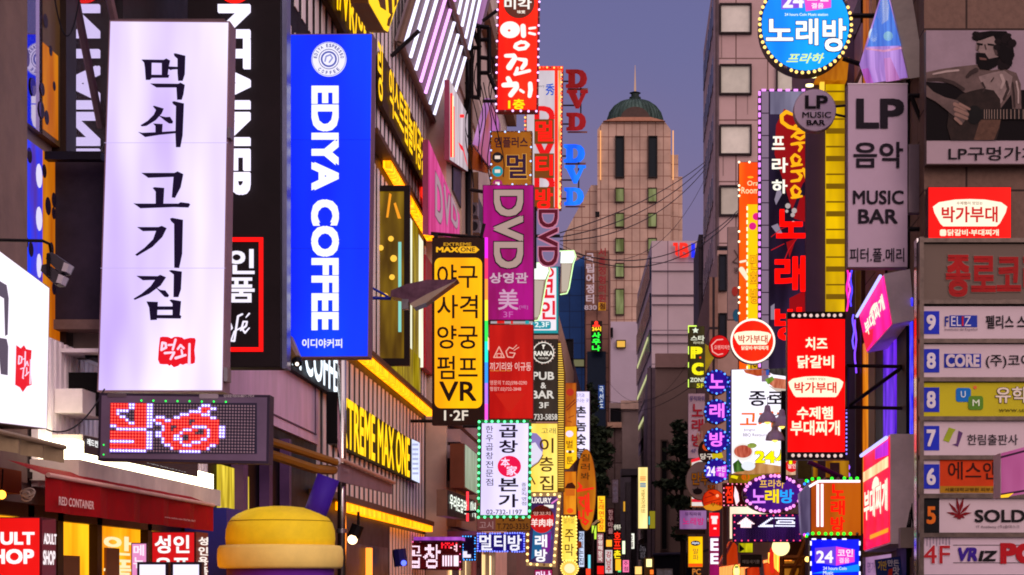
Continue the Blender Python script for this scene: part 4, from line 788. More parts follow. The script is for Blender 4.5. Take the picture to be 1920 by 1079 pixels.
# slab serif DVD letters
def slabD(s, x0, y0, x1, y1, col, rim, k=2, ext=.12):
    w, h = x1-x0, y1-y0; f = lambda a,b: (x0+w*a, y0+h*b)
    outer = [f(0,0),f(.55,0),f(.8,.06),f(.95,.25),f(1,.5),f(.95,.75),f(.8,.94),f(.55,1),f(0,1),f(0,.86),f(.12,.84),f(.12,.16),f(0,.14)]
    inner = [f(.44,.18),f(.5,.18),f(.6,.24),f(.66,.36),f(.67,.5),f(.66,.64),f(.6,.76),f(.5,.82),f(.44,.82),f(.44,.7),f(.44,.6),f(.44,.4),f(.44,.3)]
    order = [10,11,12,0,1,2,3,4,5,6,7,8,9]; inn = [inner[i] for i in (10,11,12,0,1,2,3,4,5,6,7,8,9)]
    o_ = [outer[i] for i in order]; mb = MB(); n = len(o_); e = s.N*ext
    a = [s.Q(q,k)+e for q in o_]; b_ = [s.Q(q,k)+e for q in inn]; vs = a+b_+[v-e for v in a]+[v-e for v in b_]; fs = []
    for i in range(n): j=(i+1)%n; fs += [(i,j,n+j,n+i),(i,2*n+i,2*n+j,j),(n+i,n+j,3*n+j,3*n+i),(2*n+i,3*n+i,3*n+j,2*n+j)]
    L = mesh('channel_letter', mb.add(vs,fs), col, s.root)
def slabV(s, x0, y0, x1, y1, col, k=2, ext=.12):
    w, h = x1-x0, y1-y0; f = lambda a,b: (x0+w*a, y0+h*b)
    s.p([f(0,0),f(.5,0),f(.5,.12),f(.42,.14),f(.56,.58),f(.74,.14),f(.64,.12),f(.64,0),f(1,0),f(1,.12),f(.9,.15),f(.58,1),f(.42,1),f(.08,.15),f(0,.12)], col, k+20, 'channel_letter', ext)
for lab,y0,col,back,px0 in (('dark red vertical DVD slab letters hanging against the sky',133,E('#a00c14',.75,.1),M('#6a2a24'),1061),('bright blue vertical DVD slab letters under the dark red ones',273,E('#1478ff',1.05,.08),M('#7a5a58'),1057)):
    s = Sg('', 55, (px0,y0,px0+40,y0+112), root=thing('letter_sign', lab, 'sign', Wp(px0+20,y0+112,55)))
    slabD(s,px0,y0,px0+40,y0+33,col,back); slabV(s,px0+2,y0+42,px0+42,y0+75,col); slabD(s,px0+1,y0+81,px0+38,y0+113,col,back)
    s.arm([(s.P(px0+28,y0+30),s.P(px0+28,y0+85)),(s.P(px0-8,y0+65),s.P(px0+20,y0+65)),(s.P(px0-8,y0+20),s.P(px0+10,y0+20)),(s.P(px0-8,y0+100),s.P(px0+10,y0+100))], .025, M('#3a2a2c'))
    s.ps([(px0+3,y0+31,px0+41,y0+35),(px0+3,y0+112,px0+40,y0+115)], M('#8a5a44'), -6, 'rust_lip')
s = Sg('maroon sideways DVD outline sign with pink neon edging and black backing', 46, (1002,390,1050,504), None, None, th=.1)
for a_,y0,y1 in (('D',392,430),('V',426,466),('D',462,502)): s.t(a_,1008,y0,1048,y1,E('#e890b0',.7,lamp=False),.055,-1,k=2); s.t(a_,1010,y0+2,1046,y1-2,M('#6a1a34'),.02,-1,k=4)
s.ps([(1002,440,1050,446),(1002,388,1006,504)], BLACK, .5, 'backing')
s = Sg('white karaoke lightbox with a teal rim and red sideways letters, floors two and three', 50, (996,500,1047,626), E('#1a98a0', .8), '#3a7a80', .3, 1)
s.p((996,503,1043,620), E('#eadfe8', .95), 2, 'lit_panel'); s.t('코',1012,524,1040,560,'#e01830',.03,k=4); s.t('인',1012,565,1042,600,'#e01830',.03,k=4); s.ring(1030,512,9,9,4,'#e01830',4)
s.p(rrect(998,603,1033,618,4), '#1890a0', 4, 'teal_tag'); s.t('2,3F',1003,605,1030,616,'#e8f4f4',.02,k=6)
r_ = lambda s, pts, col, k, nm: s.p(pts, col, k, nm)
for lab,d,ox,oy,sc in (('white microphone shaped neon sign, topmost, beside the DVD outline letters',52,1049,470,1.0),('larger white microphone shaped neon sign partly behind the magenta panel',47,990,492,1.35)):
    f = lambda x,y: (ox+x*sc, oy+y*sc)
    s = Sg(lab, d, [f(2,3),f(26,2),f(30,12),f(25,24),f(18,70),f(14,80),f(3,82),f(0,78),f(2,40)], M('#b8a89c', .5), '#8a8078', .2, 1.5, name='microphone_sign')
    s.p([f(3,2),f(26,2),f(29,12),f(24,24),f(2,24)], E('#f4fff4',1.1), 2, 'lit_head'); s.p([f(4,25),f(22,26),f(15,76),f(4,78)], E('#c8b8a8',.75), 2, 'handle')
    s.brush([[(*f(1,2),2),(*f(27,1),2),(*f(31,12),2),(*f(26,26),2),(*f(18,72),2),(*f(14,81),2),(*f(2,83),2)]], E('#d0ffb0',1.5,lamp=False), 3, 'neon_edge')
s = Sg('dark grey pub and bar panel with a round crest and phone number', 46, (992,636,1046,789), E('#3c3028', .75, .3, .8), '#2a1c18', .3, 1)
s.ring(1019,662,20,20,1.6,'#f0e8dc',3,'crest',n=24); s.bulbs(ell(1019,662,21,21,22), 22, 1.5, [M('#e8e0d4',.5)], 2, 'crest_tooth'); s.t('RANKA',1001,659,1037,668,'#f4ece0',.03); s.t('HOUSE',1010,671,1028,674,'#d8ccc0',.02); s.p([(1016,647),(1023,647),(1020,651),(1020,655),(1018,655),(1018,651)],'#f0e8dc',3)
s.t('PUB',999,698,1039,713,'#d8d0c8',.025); s.t('&',1014,718,1024,729,'#d8d0c8',.015); s.t('BAR',997,733,1039,748,'#d8d0c8',.025); s.t('3F',1011,755,1029,766,'#d8d0c8',.02); s.t('.733-5858',999,777,1045,788,'#d8d0c8',.015)
s = Sg('tall gold bead curtain strip beside the pub panel and the whale sign', 46.3, [(1046,638),(1051,640),(1060,700),(1058,922),(1046,922)], E('#8a5a08', .55, .3, 2), '#5a3a10', .3, .5, name='bead_strip', cat='light strip')
mb = MB()
for i in range(62):
    y = 645+i*4.4; mb.prism([s.Q(q,3) for q in rc(1046.5,y,1051+min(6,(y-638)*.1),y+1.6)], -s.N*.02)
mesh('beads', mb, E('#ffd050',1.1,lamp=False), s.root)
s = Sg('yellow lightbox of a layered restaurant with a purple whale head', 46, (995,794,1046,924), E('#ffe070', 1.0, .08), '#8a6414', .3, 1)
s.t('고래',1015,803,1042,814,'#6a7040',.005); s.v('이층집',1012,822,1038,920,'#4a2c10',.015,gap=.2)
s.p([(996,812),(1006,813),(1015,822),(1019,836),(1017,852),(1010,866),(996,876)],'#8a78b8',2,'whale'); s.p([(996,832),(1004,830),(1010,840),(1017,848),(1016,856),(1009,866),(996,874)],'#e0d8ec',3,'whale_belly'); s.brush([[(996,878,2),(1010,868,2),(1018,854,2)],[(996,895,3),(1003,908,3)]],'#6a4420',4,'whale_outline')
s = Sg('white tripe restaurant lightbox framed in green bulbs with a red round mark', 34, [(900,790),(995,790),(993,970),(897,970)], E('#e6dcff', 1.0, .1, .9), '#143a20', .3, 4)
s.ps([(897,788,996,793),(897,966,994,971),(896,793,900,966),(992,793,996,966)], E('#0a7a34',.6), 1.6, 'green_edge')
s.bulbs([(899,791),(995,791),(993,970),(897,970)], 46, 2.6, [bulbm('#60ffa0',2.2)], 3)
s.v('곱창',936,797,971,850,INK,.025,k=3,gap=.16); s.v('본가',935,897,972,952,INK,.025,k=3,gap=.16)
q = s.p(ell(955,875,22,20,28),'#e80c48',2,'red_mark'); s.t('本',939,859,956,876,'#ffe0ff',.02,k=4); s.t('家',950,874,970,892,'#ffe0ff',.02,k=4)
s.v('한우곱창전문점',911,799,925,911,M('#2c1a38'),.005,gap=.2); s.v('종로직영점',978,906,987,948,M('#4a3a58'),.005,gap=.2); s.t('02-732-1197',912,956,979,965,M('#4a3a58'),.012)
s.arm([(s.P(897,800),s.P(868,800)),(s.P(897,960),s.P(868,960))], .03)
s = Sg('brown board with a phone number 720-3335 under the green bulb sign', 38, (894,968,995,996), E('#8a5018', .6), '#4a2a14', .15, 1)
s.t('부동산',936,962,985,978,M('#2c1424'),.02); s.t('T.720-3335',932,982,991,993,M('#2c1424'),.01); s.p((895,970,929,995),E('#8a4a48',.55,lamp=False),2,'pink_board'); s.t('고시',899,978,925,992,E('#c09090',.6,lamp=False),.01)
def rast(txt, cols, rows, b=.02):
    """a dot matrix of a word: sample the glyph faces on a grid"""
    g = glyph(txt, b, 0); xs=[v.x for v in g[0]]; ys=[v.y for v in g[0]]; x0,x1,y0,y1=min(xs),max(xs),min(ys),max(ys); out=[]
    for j in range(rows):
        row=''; 
        for i in range(cols):
            x=x0+(x1-x0)*(i+.5)/cols; y=y1-(y1-y0)*(j+.5)/rows; hit=False
            for f in g[1]:
                c=False; n=len(f); a=f[-1]
                for b_ in f:
                    p,q_=g[0][a],g[0][b_]
                    if (p.y>y)!=(q_.y>y) and x<(q_.x-p.x)*(y-p.y)/(q_.y-p.y)+p.x: c=not c
                    a=b_
                if c: hit=True; break
            row+='W' if hit else '.'
        out.append(row)
    return out
s = Sg('blue bulb framed LED board spelling multi room in white dots', 36, [(895,1001),(984,999),(984,1036),(895,1034)], E('#1a10a0',.8), '#14104a', .2, 1, name='led_board')
led(s, rast('멀티방',40,16,.03), 900, 1003.5, 1.98, 1.85, 40, {'W':('#fbf8ff',1.35)}, .5, '#2a20a8')
s.bulbs([(896,1001),(983,1000),(983,1035),(896,1034)], 52, 1.5, [bulbm('#7080ff',2.2)], 4)
s = Sg('dark red LED board spelling barbecue in pinkish white dots', 38, [(757,1016),(866,1012),(866,1070),(757,1068)], M('#5a0c1a',.4), '#2a0c14', .2, 1, name='led_board')
led(s, rast('곱창',22,16,.02), 762, 1022, 3.0, 2.8, 22, {'W':('#ffdcf0',1.4)}, .52, '#7a1424')
led(s, ['R.RRR.R.R','RR.R.RR.W','R.R.R..WW','R.R.RW..W','.......WW','........W'], 829, 1019, 3.4, 2.8, 9, {'R':('#ff2030',1.3),'W':('#ffc0d0',1.3)}, .5, '#7a1424')
s.ps([(830+i*5,1042,833+i*5,1062) for i in range(4)]+[(851,1042,860,1062)],E('#ffdcf0',1.3,lamp=False),4,'led_bar')
s.bulbs([(760,1017),(863,1014),(863,1068)], 12, 1.2, [bulbm('#ff60a0',2)], 3, closed=False)
r = thing('neon_canopy', 'violet lit canopy edge over the dark red LED board', 'canopy', Wp(800,1012,38)); mesh('edge', MB().box(X(780,38),X(868,38),37.6,39,Z(1014,38),Z(1008,38)), E('#c060d8',.75,.4,2), r); mesh('soffit', MB().box(X(780,38),X(868,38),37.65,39,Z(1017,38),Z(1014.3,38)), M('#4a2048'), r)
s = Sg('small blue LED box next to the multi room board', 38.5, (866,1004,893,1052), M('#241044'), '#14184a', .2, 1, name='led_board'); s.p((868,1034,876,1046),'#f0e8ff'); s.p((876,1040,883,1046),'#f0e8ff'); s.bulbs([(868,1006),(891,1006),(891,1050),(868,1050)], 26, 1.3, [bulbm('#40a0ff',2.2)], 3)
s = Sg('violet karaoke poster sign framed in warm bulbs, with a red lamb skewer disc', 44, [(990,925),(1053,924),(1042,1064),(987,1061)], E('#5a3c78', .7, .35, 1.2), '#8a6030', .25, 5)
s.ps([[(990,925),(1053,924),(1052,931),(990,932)],[(1045,931),(1052,931),(1042,1064),(1036,1057)],[(987,1055),(1038,1057),(1042,1064),(987,1061)]], E('#b08858',.7), 1.7, 'gold_edge')
s.bulbs([(990,928),(1049,928),(1039,1060),(989,1058)], 30, 2.6, [bulbm('#ffd080',2.4)], 3)
s.p([(1000,990),(1030,985),(1036,1010),(1010,1040),(996,1050)], E('#2070a8',.7,lamp=False), 1.8, 'blue_swirl'); s.p([(1012,1008),(1034,996),(1032,1030),(1020,1048)], E('#8a20a0',.7,lamp=False), 1.9, 'violet_swirl')
s.t('LUXURY',992,934,1034,944,'#fff4f0',.03); s.brush([[(1035,944,3),(1046,936,2)]], '#f080d0'); s.p((1020,947,1038,953), '#f4f0e8')
q = s.p(ell(1016,974,23,26,32), E('#d01418',.95,lamp=False), 2.6, 'red_disc'); s.p([(996,960),(1004,951),(1016,948),(1028,951),(1036,960),(1036,966),(996,966)], M('#6a2418'), 3, 'disc_top'); s.t('羊肉串',996,973,1037,988,'#fff0e8',.02,k=4); s.t('양꼬치',1000,960,1032,967,'#d8a090',.015,k=4)
s.v('래방',1003,1003,1026,1054,'#fdfaff',.035)
s = Sg('pink and white LED tag under the violet karaoke poster', 44.2, (1002,1068,1036,1095), E('#a81858',.8), '#4a1030', .15, 1, name='led_board'); s.t('만남',1005,1071,1033,1092,'#ffe0ff',.035)
s = Sg('orange photo panel behind the bead strip, above the yellow honeycomb sign', 56, (1059,718,1081,802), E('#d8781a',.7,.35,2), '#7a4010', .2, 1); s.p(ell(1069,736,7,7,14),'#b02818'); s.brush([[(1062,765,2),(1078,750,2)],[(1063,770,2),(1079,755,2)],[(1066,784,1.4),(1076,780,1.4)],[(1064,790,1.4),(1072,792,1.4)]], '#7a2c10')
s = Sg('yellow pointed honeycomb sign with two dark Hangul letters and a bee', 55, [(1058,800),(1082,799),(1082,862),(1066,880),(1058,880)], E('#ffc414',1.0,.06), '#8a5c10', .2, 1)
s.p(ell(1068,814,7,6,12),'#f0e0ff'); s.t('벌',1062,826,1074,841,'#5a3410',.01); s.p(ell(1069,848,4,3,10),'#3a2410'); s.ps([ell(1064,847,2.4,2,8),ell(1074,847,2.4,2,8)],'#fff0e0',3); s.t('툰',1062,857,1075,871,'#5a3410',.01)
s = Sg('white lightbox with bold black village restaurant letters behind the bee sign', 62, (1077,734,1106,862), E('#eee4ff',1.0,.06), '#6a5a70', .25, 1)
s.t('향기과',1079,738,1096,746,'#5a4a8a',.005); s.t('맛나는 곳',1079,748,1104,755,'#5a4a8a',.005); s.v('촌놈숯불',1080,762,1099,862,M('#181014'),.03,gap=.18)
s = Sg('big orange oval sign with brush letters for singing room', 58, ell(1099,919,19,77,40), E('#c87808',.8,.12), '#6a3c10', .25, 1.2, name='oval_sign')
s.v('질러봐',1089,852,1106,900,M('#3a3414'),.008,gap=.22); s.brush([[(1084,905,2),(1090,913,5),(1083,921,5),(1112,916,4)],[(1086,934,5),(1094,934,5),(1087,942,4),(1094,950,4)],[(1098,930,4),(1099,958,5)],[(1103,926,4),(1104,960,5)],[(1099,945,3),(1104,944,3)],[(1086,960,4),(1086,972,4),(1094,972,4),(1094,958,4)],[(1101,952,5),(1102,966,5)],[(1102,960,4),(1110,958,4)],[(1096,974,4),(1092,979,4),(1098,984,4),(1103,978,4),(1096,974,4)]], '#f02810', 3)
s = Sg('orange burger panel below the bee sign', 54, (1056,884,1081,966), E('#e89018',.85,.25,2), '#7a4410', .2, 1); s.ps([[(1059,916),(1064,907),(1073,905),(1079,912),(1079,917)]],M('#4a200c')); s.p((1061,918,1078,930),'#c86010'); s.p(ell(1069,958,6,5,12),'#f05010')
s = Sg('pale yellow tavern lightbox studded with tiny bulbs', 52, (1053,968,1082,1052), E('#ffdc60',1.0,.1), '#8a6010', .2, 1); s.t('얼기설',1057,972,1076,982,'#9a8030',.005); s.v('주막',1059,993,1076,1043,M('#4a3010'),.008,gap=.15); s.bulbs([(1054,969),(1081,969),(1081,1051),(1054,1051)], 34, 1.5, [bulbm('#ffe070',2)], 3)
s = Sg('round flower shaped bulb sign under the tavern lightbox', 52, ell(1068,1066,16,15,24), E('#ffc050',1.0), '#8a5010', .2, 1); s.p(ell(1068,1066,10,9,16),'#fff0b8'); s.bulbs(ell(1068,1066,16,15,24), 22, 1.6, [bulbm('#ffd060',2.2)], 3)
s = Sg('thin white lit signs stacked beside the orange oval', 60, (1085,996,1096,1064), E('#d8e4ff',.9,.3,2), '#505868', .15, 1); s.v('맛있는집',1086,999,1094,1060,M('#3a4a70'),.02); s.p(ell(1086,1022,5,7,12), M('#a05018'), 4)
# ---------------------------------------------------------------- far alley signs
def small(lab, d, q, face, txt=None, tc='#ffffff', case='#3a3034', vert=True, b=.02, extra=None):
    s = Sg(lab, d, q, face, case, .25, .8)
    if txt:
        m_ = 1.5 if q[2]-q[0] > 9 else .8
        (s.v if vert else s.t)(txt, q[0]+m_+1, q[1]+3, q[2]-m_-1, q[3]-3, tc, b)
    return s
small('narrow yellow practice room sign with orange and blue letters', 80, (1120,930,1135,998), E('#ffc820',1.0), '노래연습장', '#d84a10')
small('pale pink narrow sign under the yellow practice room sign', 78, (1119,1000,1132,1056), E('#b06a70',.6), '양평해장국', '#f0e0d8'); small('small red square sign low in the alley', 78, (1119,1061,1133,1078), E('#f01410',1.0))
small('small white rice shop sign with red and dark letters in the alley', 85, (1134,1031,1149,1076), E('#d8c8c8',.8), '강남주', '#a01820')
s = small('black sign with stacked red and yellow glowing letters in the alley', 88, (1150,982,1165,1058), M('#120c0c')); s.v('호프',1151,998,1164,1030,E('#ff2a10',1.3,lamp=False),.03,k=4); s.t('촌',1151,1032,1164,1047,E('#ffe020',1.3,lamp=False),.03,k=4); s.t('생맥주',1151,984,1164,994,E('#f0e8d0',1,lamp=False),.02,k=4); s.p((1154,1049,1164,1070),E('#ffb020',1.1),4,'lamp_box')
small('dark maroon narrow sign beyond the yellow practice room sign', 95, (1138,953,1152,1004), M('#5a1c24'), '한우마을', '#a07070'); small('dull white narrow sign hung on the grey pillar', 100, (1147,899,1160,944), M('#8a7880'), '서울병원', '#5a4a58', b=.005)
small('deep blue vertical sign beneath the lilac block', 150, (1121,722,1134,768), E('#103a80',.7), '국선도', '#c8d0e0')
s = small('tall cream lit sign of a language school glowing in the alley', 110, (1196,876,1215,992), E('#ffe8a0',1.0,.12,1)); s.ps([(1200,894+i*3,1211,895.5+i*3) for i in range(3)],'#e07030'); s.ps([(1200,906+i*3,1211,908+i*3) for i in range(3)],'#2080b0'); s.t('YBM어학원',1202,918,1210,962,'#a08040',.01,-1)
small('olive lit box edge beside the cream language sign', 112, (1217,958,1229,992), E('#a09020',.6))
small('black narrow sign below the cream language sign', 108, (1197,1020,1213,1050), M('#141014'), '노래광장', '#605860', b=.0)
s = small('white lamp box glowing low in the alley', 105, (1211,1048,1223,1064), E('#fff0a0',1.3)); mesh('frame', MB().box(s.P(1208,0).x,s.P(1226,0).x,105.02,105.4,s.P(0,1080).z,s.P(0,1046).z), M('#6a4a20'), s.root)
small('teal sliver of a lit sign beside the cream language sign', 111, (1215.5,968,1219,985), E('#40d0d0',.8)); small('bright shop light at the foot of the grey alley block', 130, (1166,1014,1174,1040), E('#f0ffd0',1.1)); small('amber shop light farther down the alley', 132, (1168,940,1174,960), E('#e0a030',.8)); small('orange lamp low by the dark awning', 100, (1218,1068,1226,1078), E('#ff7020',1.2))
s = small('white van-like notice board at the bottom of the alley', 90, (1230,1066,1262,1090), M('#8a8078'), '안내판', '#5a5058', vert=False, b=.0)
for lab,d,q_,f_,t_ in (('tiny lime lit sign behind the orange oval in the alley',84,(1109,985,1119,1012),'#b8e040',None),('small cyan lit strip beside the red square sign',90,(1102,1040,1108,1075),'#70d0e0',None),('small amber lit box low between the two red alley signs',92,(1136,1012,1148,1026),'#ffb030',None),('tiny pink lit sign low in the alley centre',115,(1167,1050,1180,1074),'#f070a0','주점'),('tiny white lit sign above the tiny pink one',118,(1178,1000,1190,1030),'#f0f0e0','호텔'),('small warm shop light left of the white lamp box',112,(1190,1062,1204,1078),'#ffc870',None),('small green pharmacy cross glow at the far end',135,(1158,1062,1165,1074),'#50e080',None),('small red lantern glow beside the thin white stacked signs',66,(1098,1066,1108,1079),'#ff4020',None)): small(lab, d, q_, E(f_,1.1), t_, '#50303a')
r = thing('dark_awning', 'black awning over the far shop at the foot of the beige gable', 'awning', Wp(1255,1060,120)); mesh('canvas', MB().prism([Wp(x,y,120) for x,y in ((1225,1040),(1298,1038),(1298,1085),(1225,1085))], (0,6,0)), M('#100e1c',.6), r); mesh('front_bar', MB().tube([Wp(1224,1040,119.9),Wp(1299,1038,119.9)], .12, 6), M('#3a3448'), r)
r = thing('grey_pillar', 'dark square pillar with a capital in the alley', 'pillar', Wp(1188,1090,118)); mesh('shaft', MB().box(X(1183,118),X(1194,118),118,119,0,Z(892,118)), M('#2a2428',.6), r); mesh('capital', MB().box(X(1165,118),X(1197,118),117.6,120,Z(892,118),Z(880,118)), M('#4a444a',.6), r); mesh('downpipe', MB().tube([Wp(1178,1090,117.8),Wp(1178,905,117.8)], .2, 8), M('#5a5458'), r)
r = thing('street_lamp', 'slender street lamp with a drooping head in the alley', 'street lamp', Wp(1112,1090,70)); mesh('pole', MB().tube([Wp(1110,1120,70),Wp(1112,1000,70)], .05, 8), DARK, r); mesh('arm', MB().tube([Wp(1112,1000,70),Wp(1116,985,70),Wp(1126,978,70)], .035, 6), DARK, r); mesh('head', MB().prism([Wp(x,y,70) for x,y in ((1108,984),(1120,974),(1124,976),(1112,986))], (0,.3,0)), M('#a89a70',.4), r)
# ---------------------------------------------------------------- trees and cables
LEAF = M('#1f2a1c', .7, var=.5, sc=.8); LEAF2 = M('#44503a', .7, var=.4, sc=.8); BARK = M('#2a2018', .8)
def tree(label, d, blobs, base_px, seed, n=900, ls=.16):
    rnd = random.Random(seed); r = thing('street_tree', label, 'tree', Wp(*base_px, d)+Vector((0,0,-Wp(*base_px,d).z+.12)))
    tops = [Wp(x,y,d) for x,y,_,_ in blobs]; b0 = Vector(r.location); top = max(tops, key=lambda p: p.z); mb = MB()
    mb.tube([b0, b0.lerp(top,.4)+Vector((.1,0,0)), top], [.2,.14,.03], 8)
    for p in tops: mb.tube([b0.lerp(top, max(.2,min(.85,(p.z-b0.z)/(top.z-b0.z)*.85))), p], [.07,.02], 5)
    mesh('trunk', mb, BARK, r)
    c1, c2 = MB(), MB()
    for (x,y,rx,ry) in blobs:
        c = Wp(x,y,d); a,b_ = rx/F*d*1.1, ry/F*d*.95
        for i in range(int(n*rx*ry/800)+30):
            u = Vector((rnd.gauss(0,.5),rnd.gauss(0,.5),rnd.gauss(0,.5)))
            if u.length > 1.15: continue
            p = c + Vector((u.x*a, u.y*a*1.2, u.z*b_)); t1 = Vector((rnd.uniform(-1,1),rnd.uniform(-1,1),rnd.uniform(-.6,.6))).normalized(); t2 = t1.orthogonal().normalized(); t2.rotate(__import__('mathutils').Quaternion(t1, rnd.uniform(0,6.28)))
            l = ls*rnd.uniform(.6,1.5); (c1 if rnd.random()<.6 else c2).add([p-t1*l, p+t2*l*.45, p+t1*l, p-t2*l*.45], [(0,1,2,3)])
    cr = mesh('crown', c1, LEAF, r); mesh('light_leaves', c2, LEAF2, cr)
tree('dark ragged tree in front of the beige gable on the right', 95, [(1274,800,14,12),(1278,825,16,13),(1266,845,18,10),(1283,850,12,14),(1256,872,20,9),(1276,880,18,14),(1240,908,16,7),(1262,910,22,12),(1284,905,14,16),(1258,938,14,9),(1280,945,18,14),(1285,975,12,16),(1275,1000,14,14)], (1280,1150), 3)
tree('dark round tree behind the orange oval sign on the left of the alley', 92, [(1118,815,16,16),(1132,812,14,12),(1122,840,20,18),(1138,845,12,14),(1118,870,20,18),(1134,868,12,12),(1124,900,16,18),(1128,925,10,16),(1112,790,8,12)], (1125,1150), 5)
tree('small dark tree below the blue vertical sign', 140, [(1112,740,7,14),(1116,760,8,14),(1106,725,5,8)], (1114,1130), 8, 700, .2)
def cable(label, pts, r=.022, name='overhead_cable', group=None):
    a, b_ = Wp(*pts[0]), Wp(*pts[1]); sag = pts[2]; L = [a.lerp(b_, i/20) - Vector((0,0,sag*4*(i/20)*(1-i/20))) for i in range(21)]
    solo(name, label, 'cable', MB().tube(L, r, 5), M('#17141c',.6), group)
CG = 'cables slung across the street'
for lab,p in (('upper cable rising to the right past the dome tower',((1050,437,60),(1322,304,95),.35)),('second cable just below the topmost one',((1050,445,60),(1322,310,95),.6)),('third cable crossing the tower windows',((1050,452,60),(1322,318,95),.85)),('thin loose cable sagging lowest below the bundle of three',((1050,458,60),(1322,335,95),1.9)),('long cable from the microphone sign to the right building',((1050,466,60),(1384,395,80),1.1)),('cable close under the long one',((1050,468,60),(1384,399,80),1.3)),('thin cable high above the alley by the panelled tower',((1140,715,140),(1330,600,120),3.2)),('faint cable low across the grey block',((1098,735,90),(1320,690,70),.9)),('faint lower cable across the alley',((1098,745,90),(1320,705,70),1.0))): cable(lab, p, .019 if 'faint' not in lab and 'thin' not in lab else .011, group=CG)
r = solo('cable_box', 'small black junction box hung on the cables before the tower', 'junction box', MB().box(X(1116,75),X(1124,75),75,75.2,Z(406,75),Z(397,75)), BLACK)
cable('thin wire drooping across the corrugated wall to the LED board', ((88,806,12.9),(196,730,13.9),.12), .006, 'wire'); cable('thin looped wire over the near left window', ((100,-20,13.4),(150,-10,13.6),.32), .006, 'wire')
# ---------------------------------------------------------------- right street fronts
XR = 3.05
def zr(py, d): return H+(PY-py)/F*d
GN = M('#7a6054', .75, var=.2, sc=8, grid=(1.18,.79,'#3a2c28',.012), bump=.15)
b = bld('granite_building', 'brown granite clad building holding the guitar poster and the tenant directory', XR, 10, 18.62, 24.5, 9, GN)
mesh('front_slab', MB().box(2.89,10,18.3,18.6,0,9.05), GN, b)
RB = b
def rq(px0, y0, px1, y1, t=.03, X_=XR):  # strip on the right wall, photo pixels -> box
    a = wall(px0, y0, X_); c = wall(px1, y1, X_); ym = (a.y+c.y)/2
    return (X_-t, X_, min(a.y,c.y), max(a.y,c.y), zr(y1,ym), zr(y0,ym))
for i,(x0,y0,x1,y1,c_,t) in enumerate(((1594,-60,1622,158,M('#a88aa8',.5,streak=.1,sc=4),.05),(1594,25,1622,78,M('#1e1430',.4),.06),(1624,-60,1637,480,E('#c86a08',.6,.3,2),.04),(1637,-60,1643,480,M('#d8a07c',.5),.05),(1594,480,1612,1000,M('#9a8a88',.6,streak=.2),.04),(1612,480,1622,1000,M('#4a2418',.5),.05),(1622,640,1634,1000,E('#d88010',.95,.4,2),.03),(1634,640,1646,1000,M('#9a7a60',.5),.04),(1646,300,1664,1000,M('#0e0a10',.4),.03),(1664,600,1686,830,E('#6a28d8',1.0,.5,3),.05),(1688,100,1706,1100,M('#100d12',.5),.04))):
    mesh('wall_strip', MB().box(*rq(x0,y0,x1,y1,t)), c_, b)  # strip emission raised to imitate violet and orange neon spill on the wall
for i,(px,y0,y1,c_) in enumerate(((1589,506,584,'#ff20a0'),(1592,512,560,'#ff50c0'),(1596,505,575,'#5040ff'),(1600,590,655,'#6a50ff'),(1604,600,700,'#8040ff'),(1591,870,894,'#a060ff'))):
    mesh('neon_tube', MB().tube([Wp(px+1.6*math.sin(k*1.3+i), y0+(y1-y0)*k/8, 24.3) for k in range(9)], .012, 6), E(c_, 1.8, lamp=False), b)
mesh('blue_light_strip', MB().box(*rq(1709,560,1712,1000,.02)), E('#5048ff',1.3,.5,12), b)
mesh('chrome_trim', MB().box(2.79,2.88,18.12,18.29,0,zr(450,18.2)), CHROME, b)
# next front with the glowing yellow column
b = bld('violet_building', 'narrow violet grey front with a glowing yellow column beside the long karaoke sign', 2.35, 3.04, 24.9, 27, 9, M('#5e4a62', .5, .2, sc=.6))
yc = MB(); z0_, z1_ = zr(590,24.8), zr(150,24.8); n = 17
mesh('glow_column', MB().box(X(1549,24.8),X(1584,24.8),24.82,24.89,z0_,z1_), E('#e8b800', .9, .25, 1.2, h2='#a87c08'), b)
for i in range(n): yc.box(X(1549,24.8),X(1584,24.8),24.78,24.815,z0_+(z1_-z0_)*i/n+.02,z0_+(z1_-z0_)*i/n+.035+.05*(i%2))
mesh('column_louvre', yc, E('#8a6408',.6), b)
mesh('amber_soffit', MB().prism([Wp(x,y,24.6) for x,y in ((1528,150),(1545,108),(1592,108),(1588,150))], (0,.25,0)), E('#c87810',.7,.4,3), b)
for px,py in ((1524,145),(1518,162)): mesh('downlight', MB().lathe(Wp(px,py,24.4), [(.05,0),(.05,.02)], 14), E('#fff0a0',3,lamp=False), b)
mesh('amber_post', MB().box(X(1538,24.7),X(1546,24.7),24.7,24.8,zr(170,24.7),zr(128,24.7)), E('#ffc840',1.0), b)
b = bld('low_right_shops', 'row of low dark shops under the karaoke signs on the right', 3.0, 10, 27.2, 40, 8, M('#7a6062', .7))
b2 = bld('far_right_shops', 'lower far row of dark shops on the right near the PC sign', 3.3, 10, 40.2, 74, 4.5, M('#6a5658', .7))
mesh('lit_front', MB().box(2.94,2.99,27.5,39.5,.3,2.3), E('#f08c30',4,.5,1.5), b); mesh('lit_front', MB().box(3.24,3.29,41,72,.3,2.2), E('#e07a40',3.5,.5,1.2), b2)
b3 = bld('beige_side_block', 'beige block with window fins behind the round red sign', X(1345,78), X(1420,78), 78, 95, zr(470,78), M('#a8887c',.7,var=.1)); 
fw(b3, 78, [(1349,480,1361,545),(1349,590,1361,645)], M('#141824',.2), None, .04)
b4 = bld('dim_shop_column', 'dim reddish wall column between the round red sign and the PC sign', X(1330,76), X(1346,76), 76, 90, zr(520,76), M('#8a685a',.7,grid=(.4,3.0,'#2a2024',.06)))
# ---------------------------------------------------------------- right signs, near
def plate(*a, **k): return Sg(*a, **k)
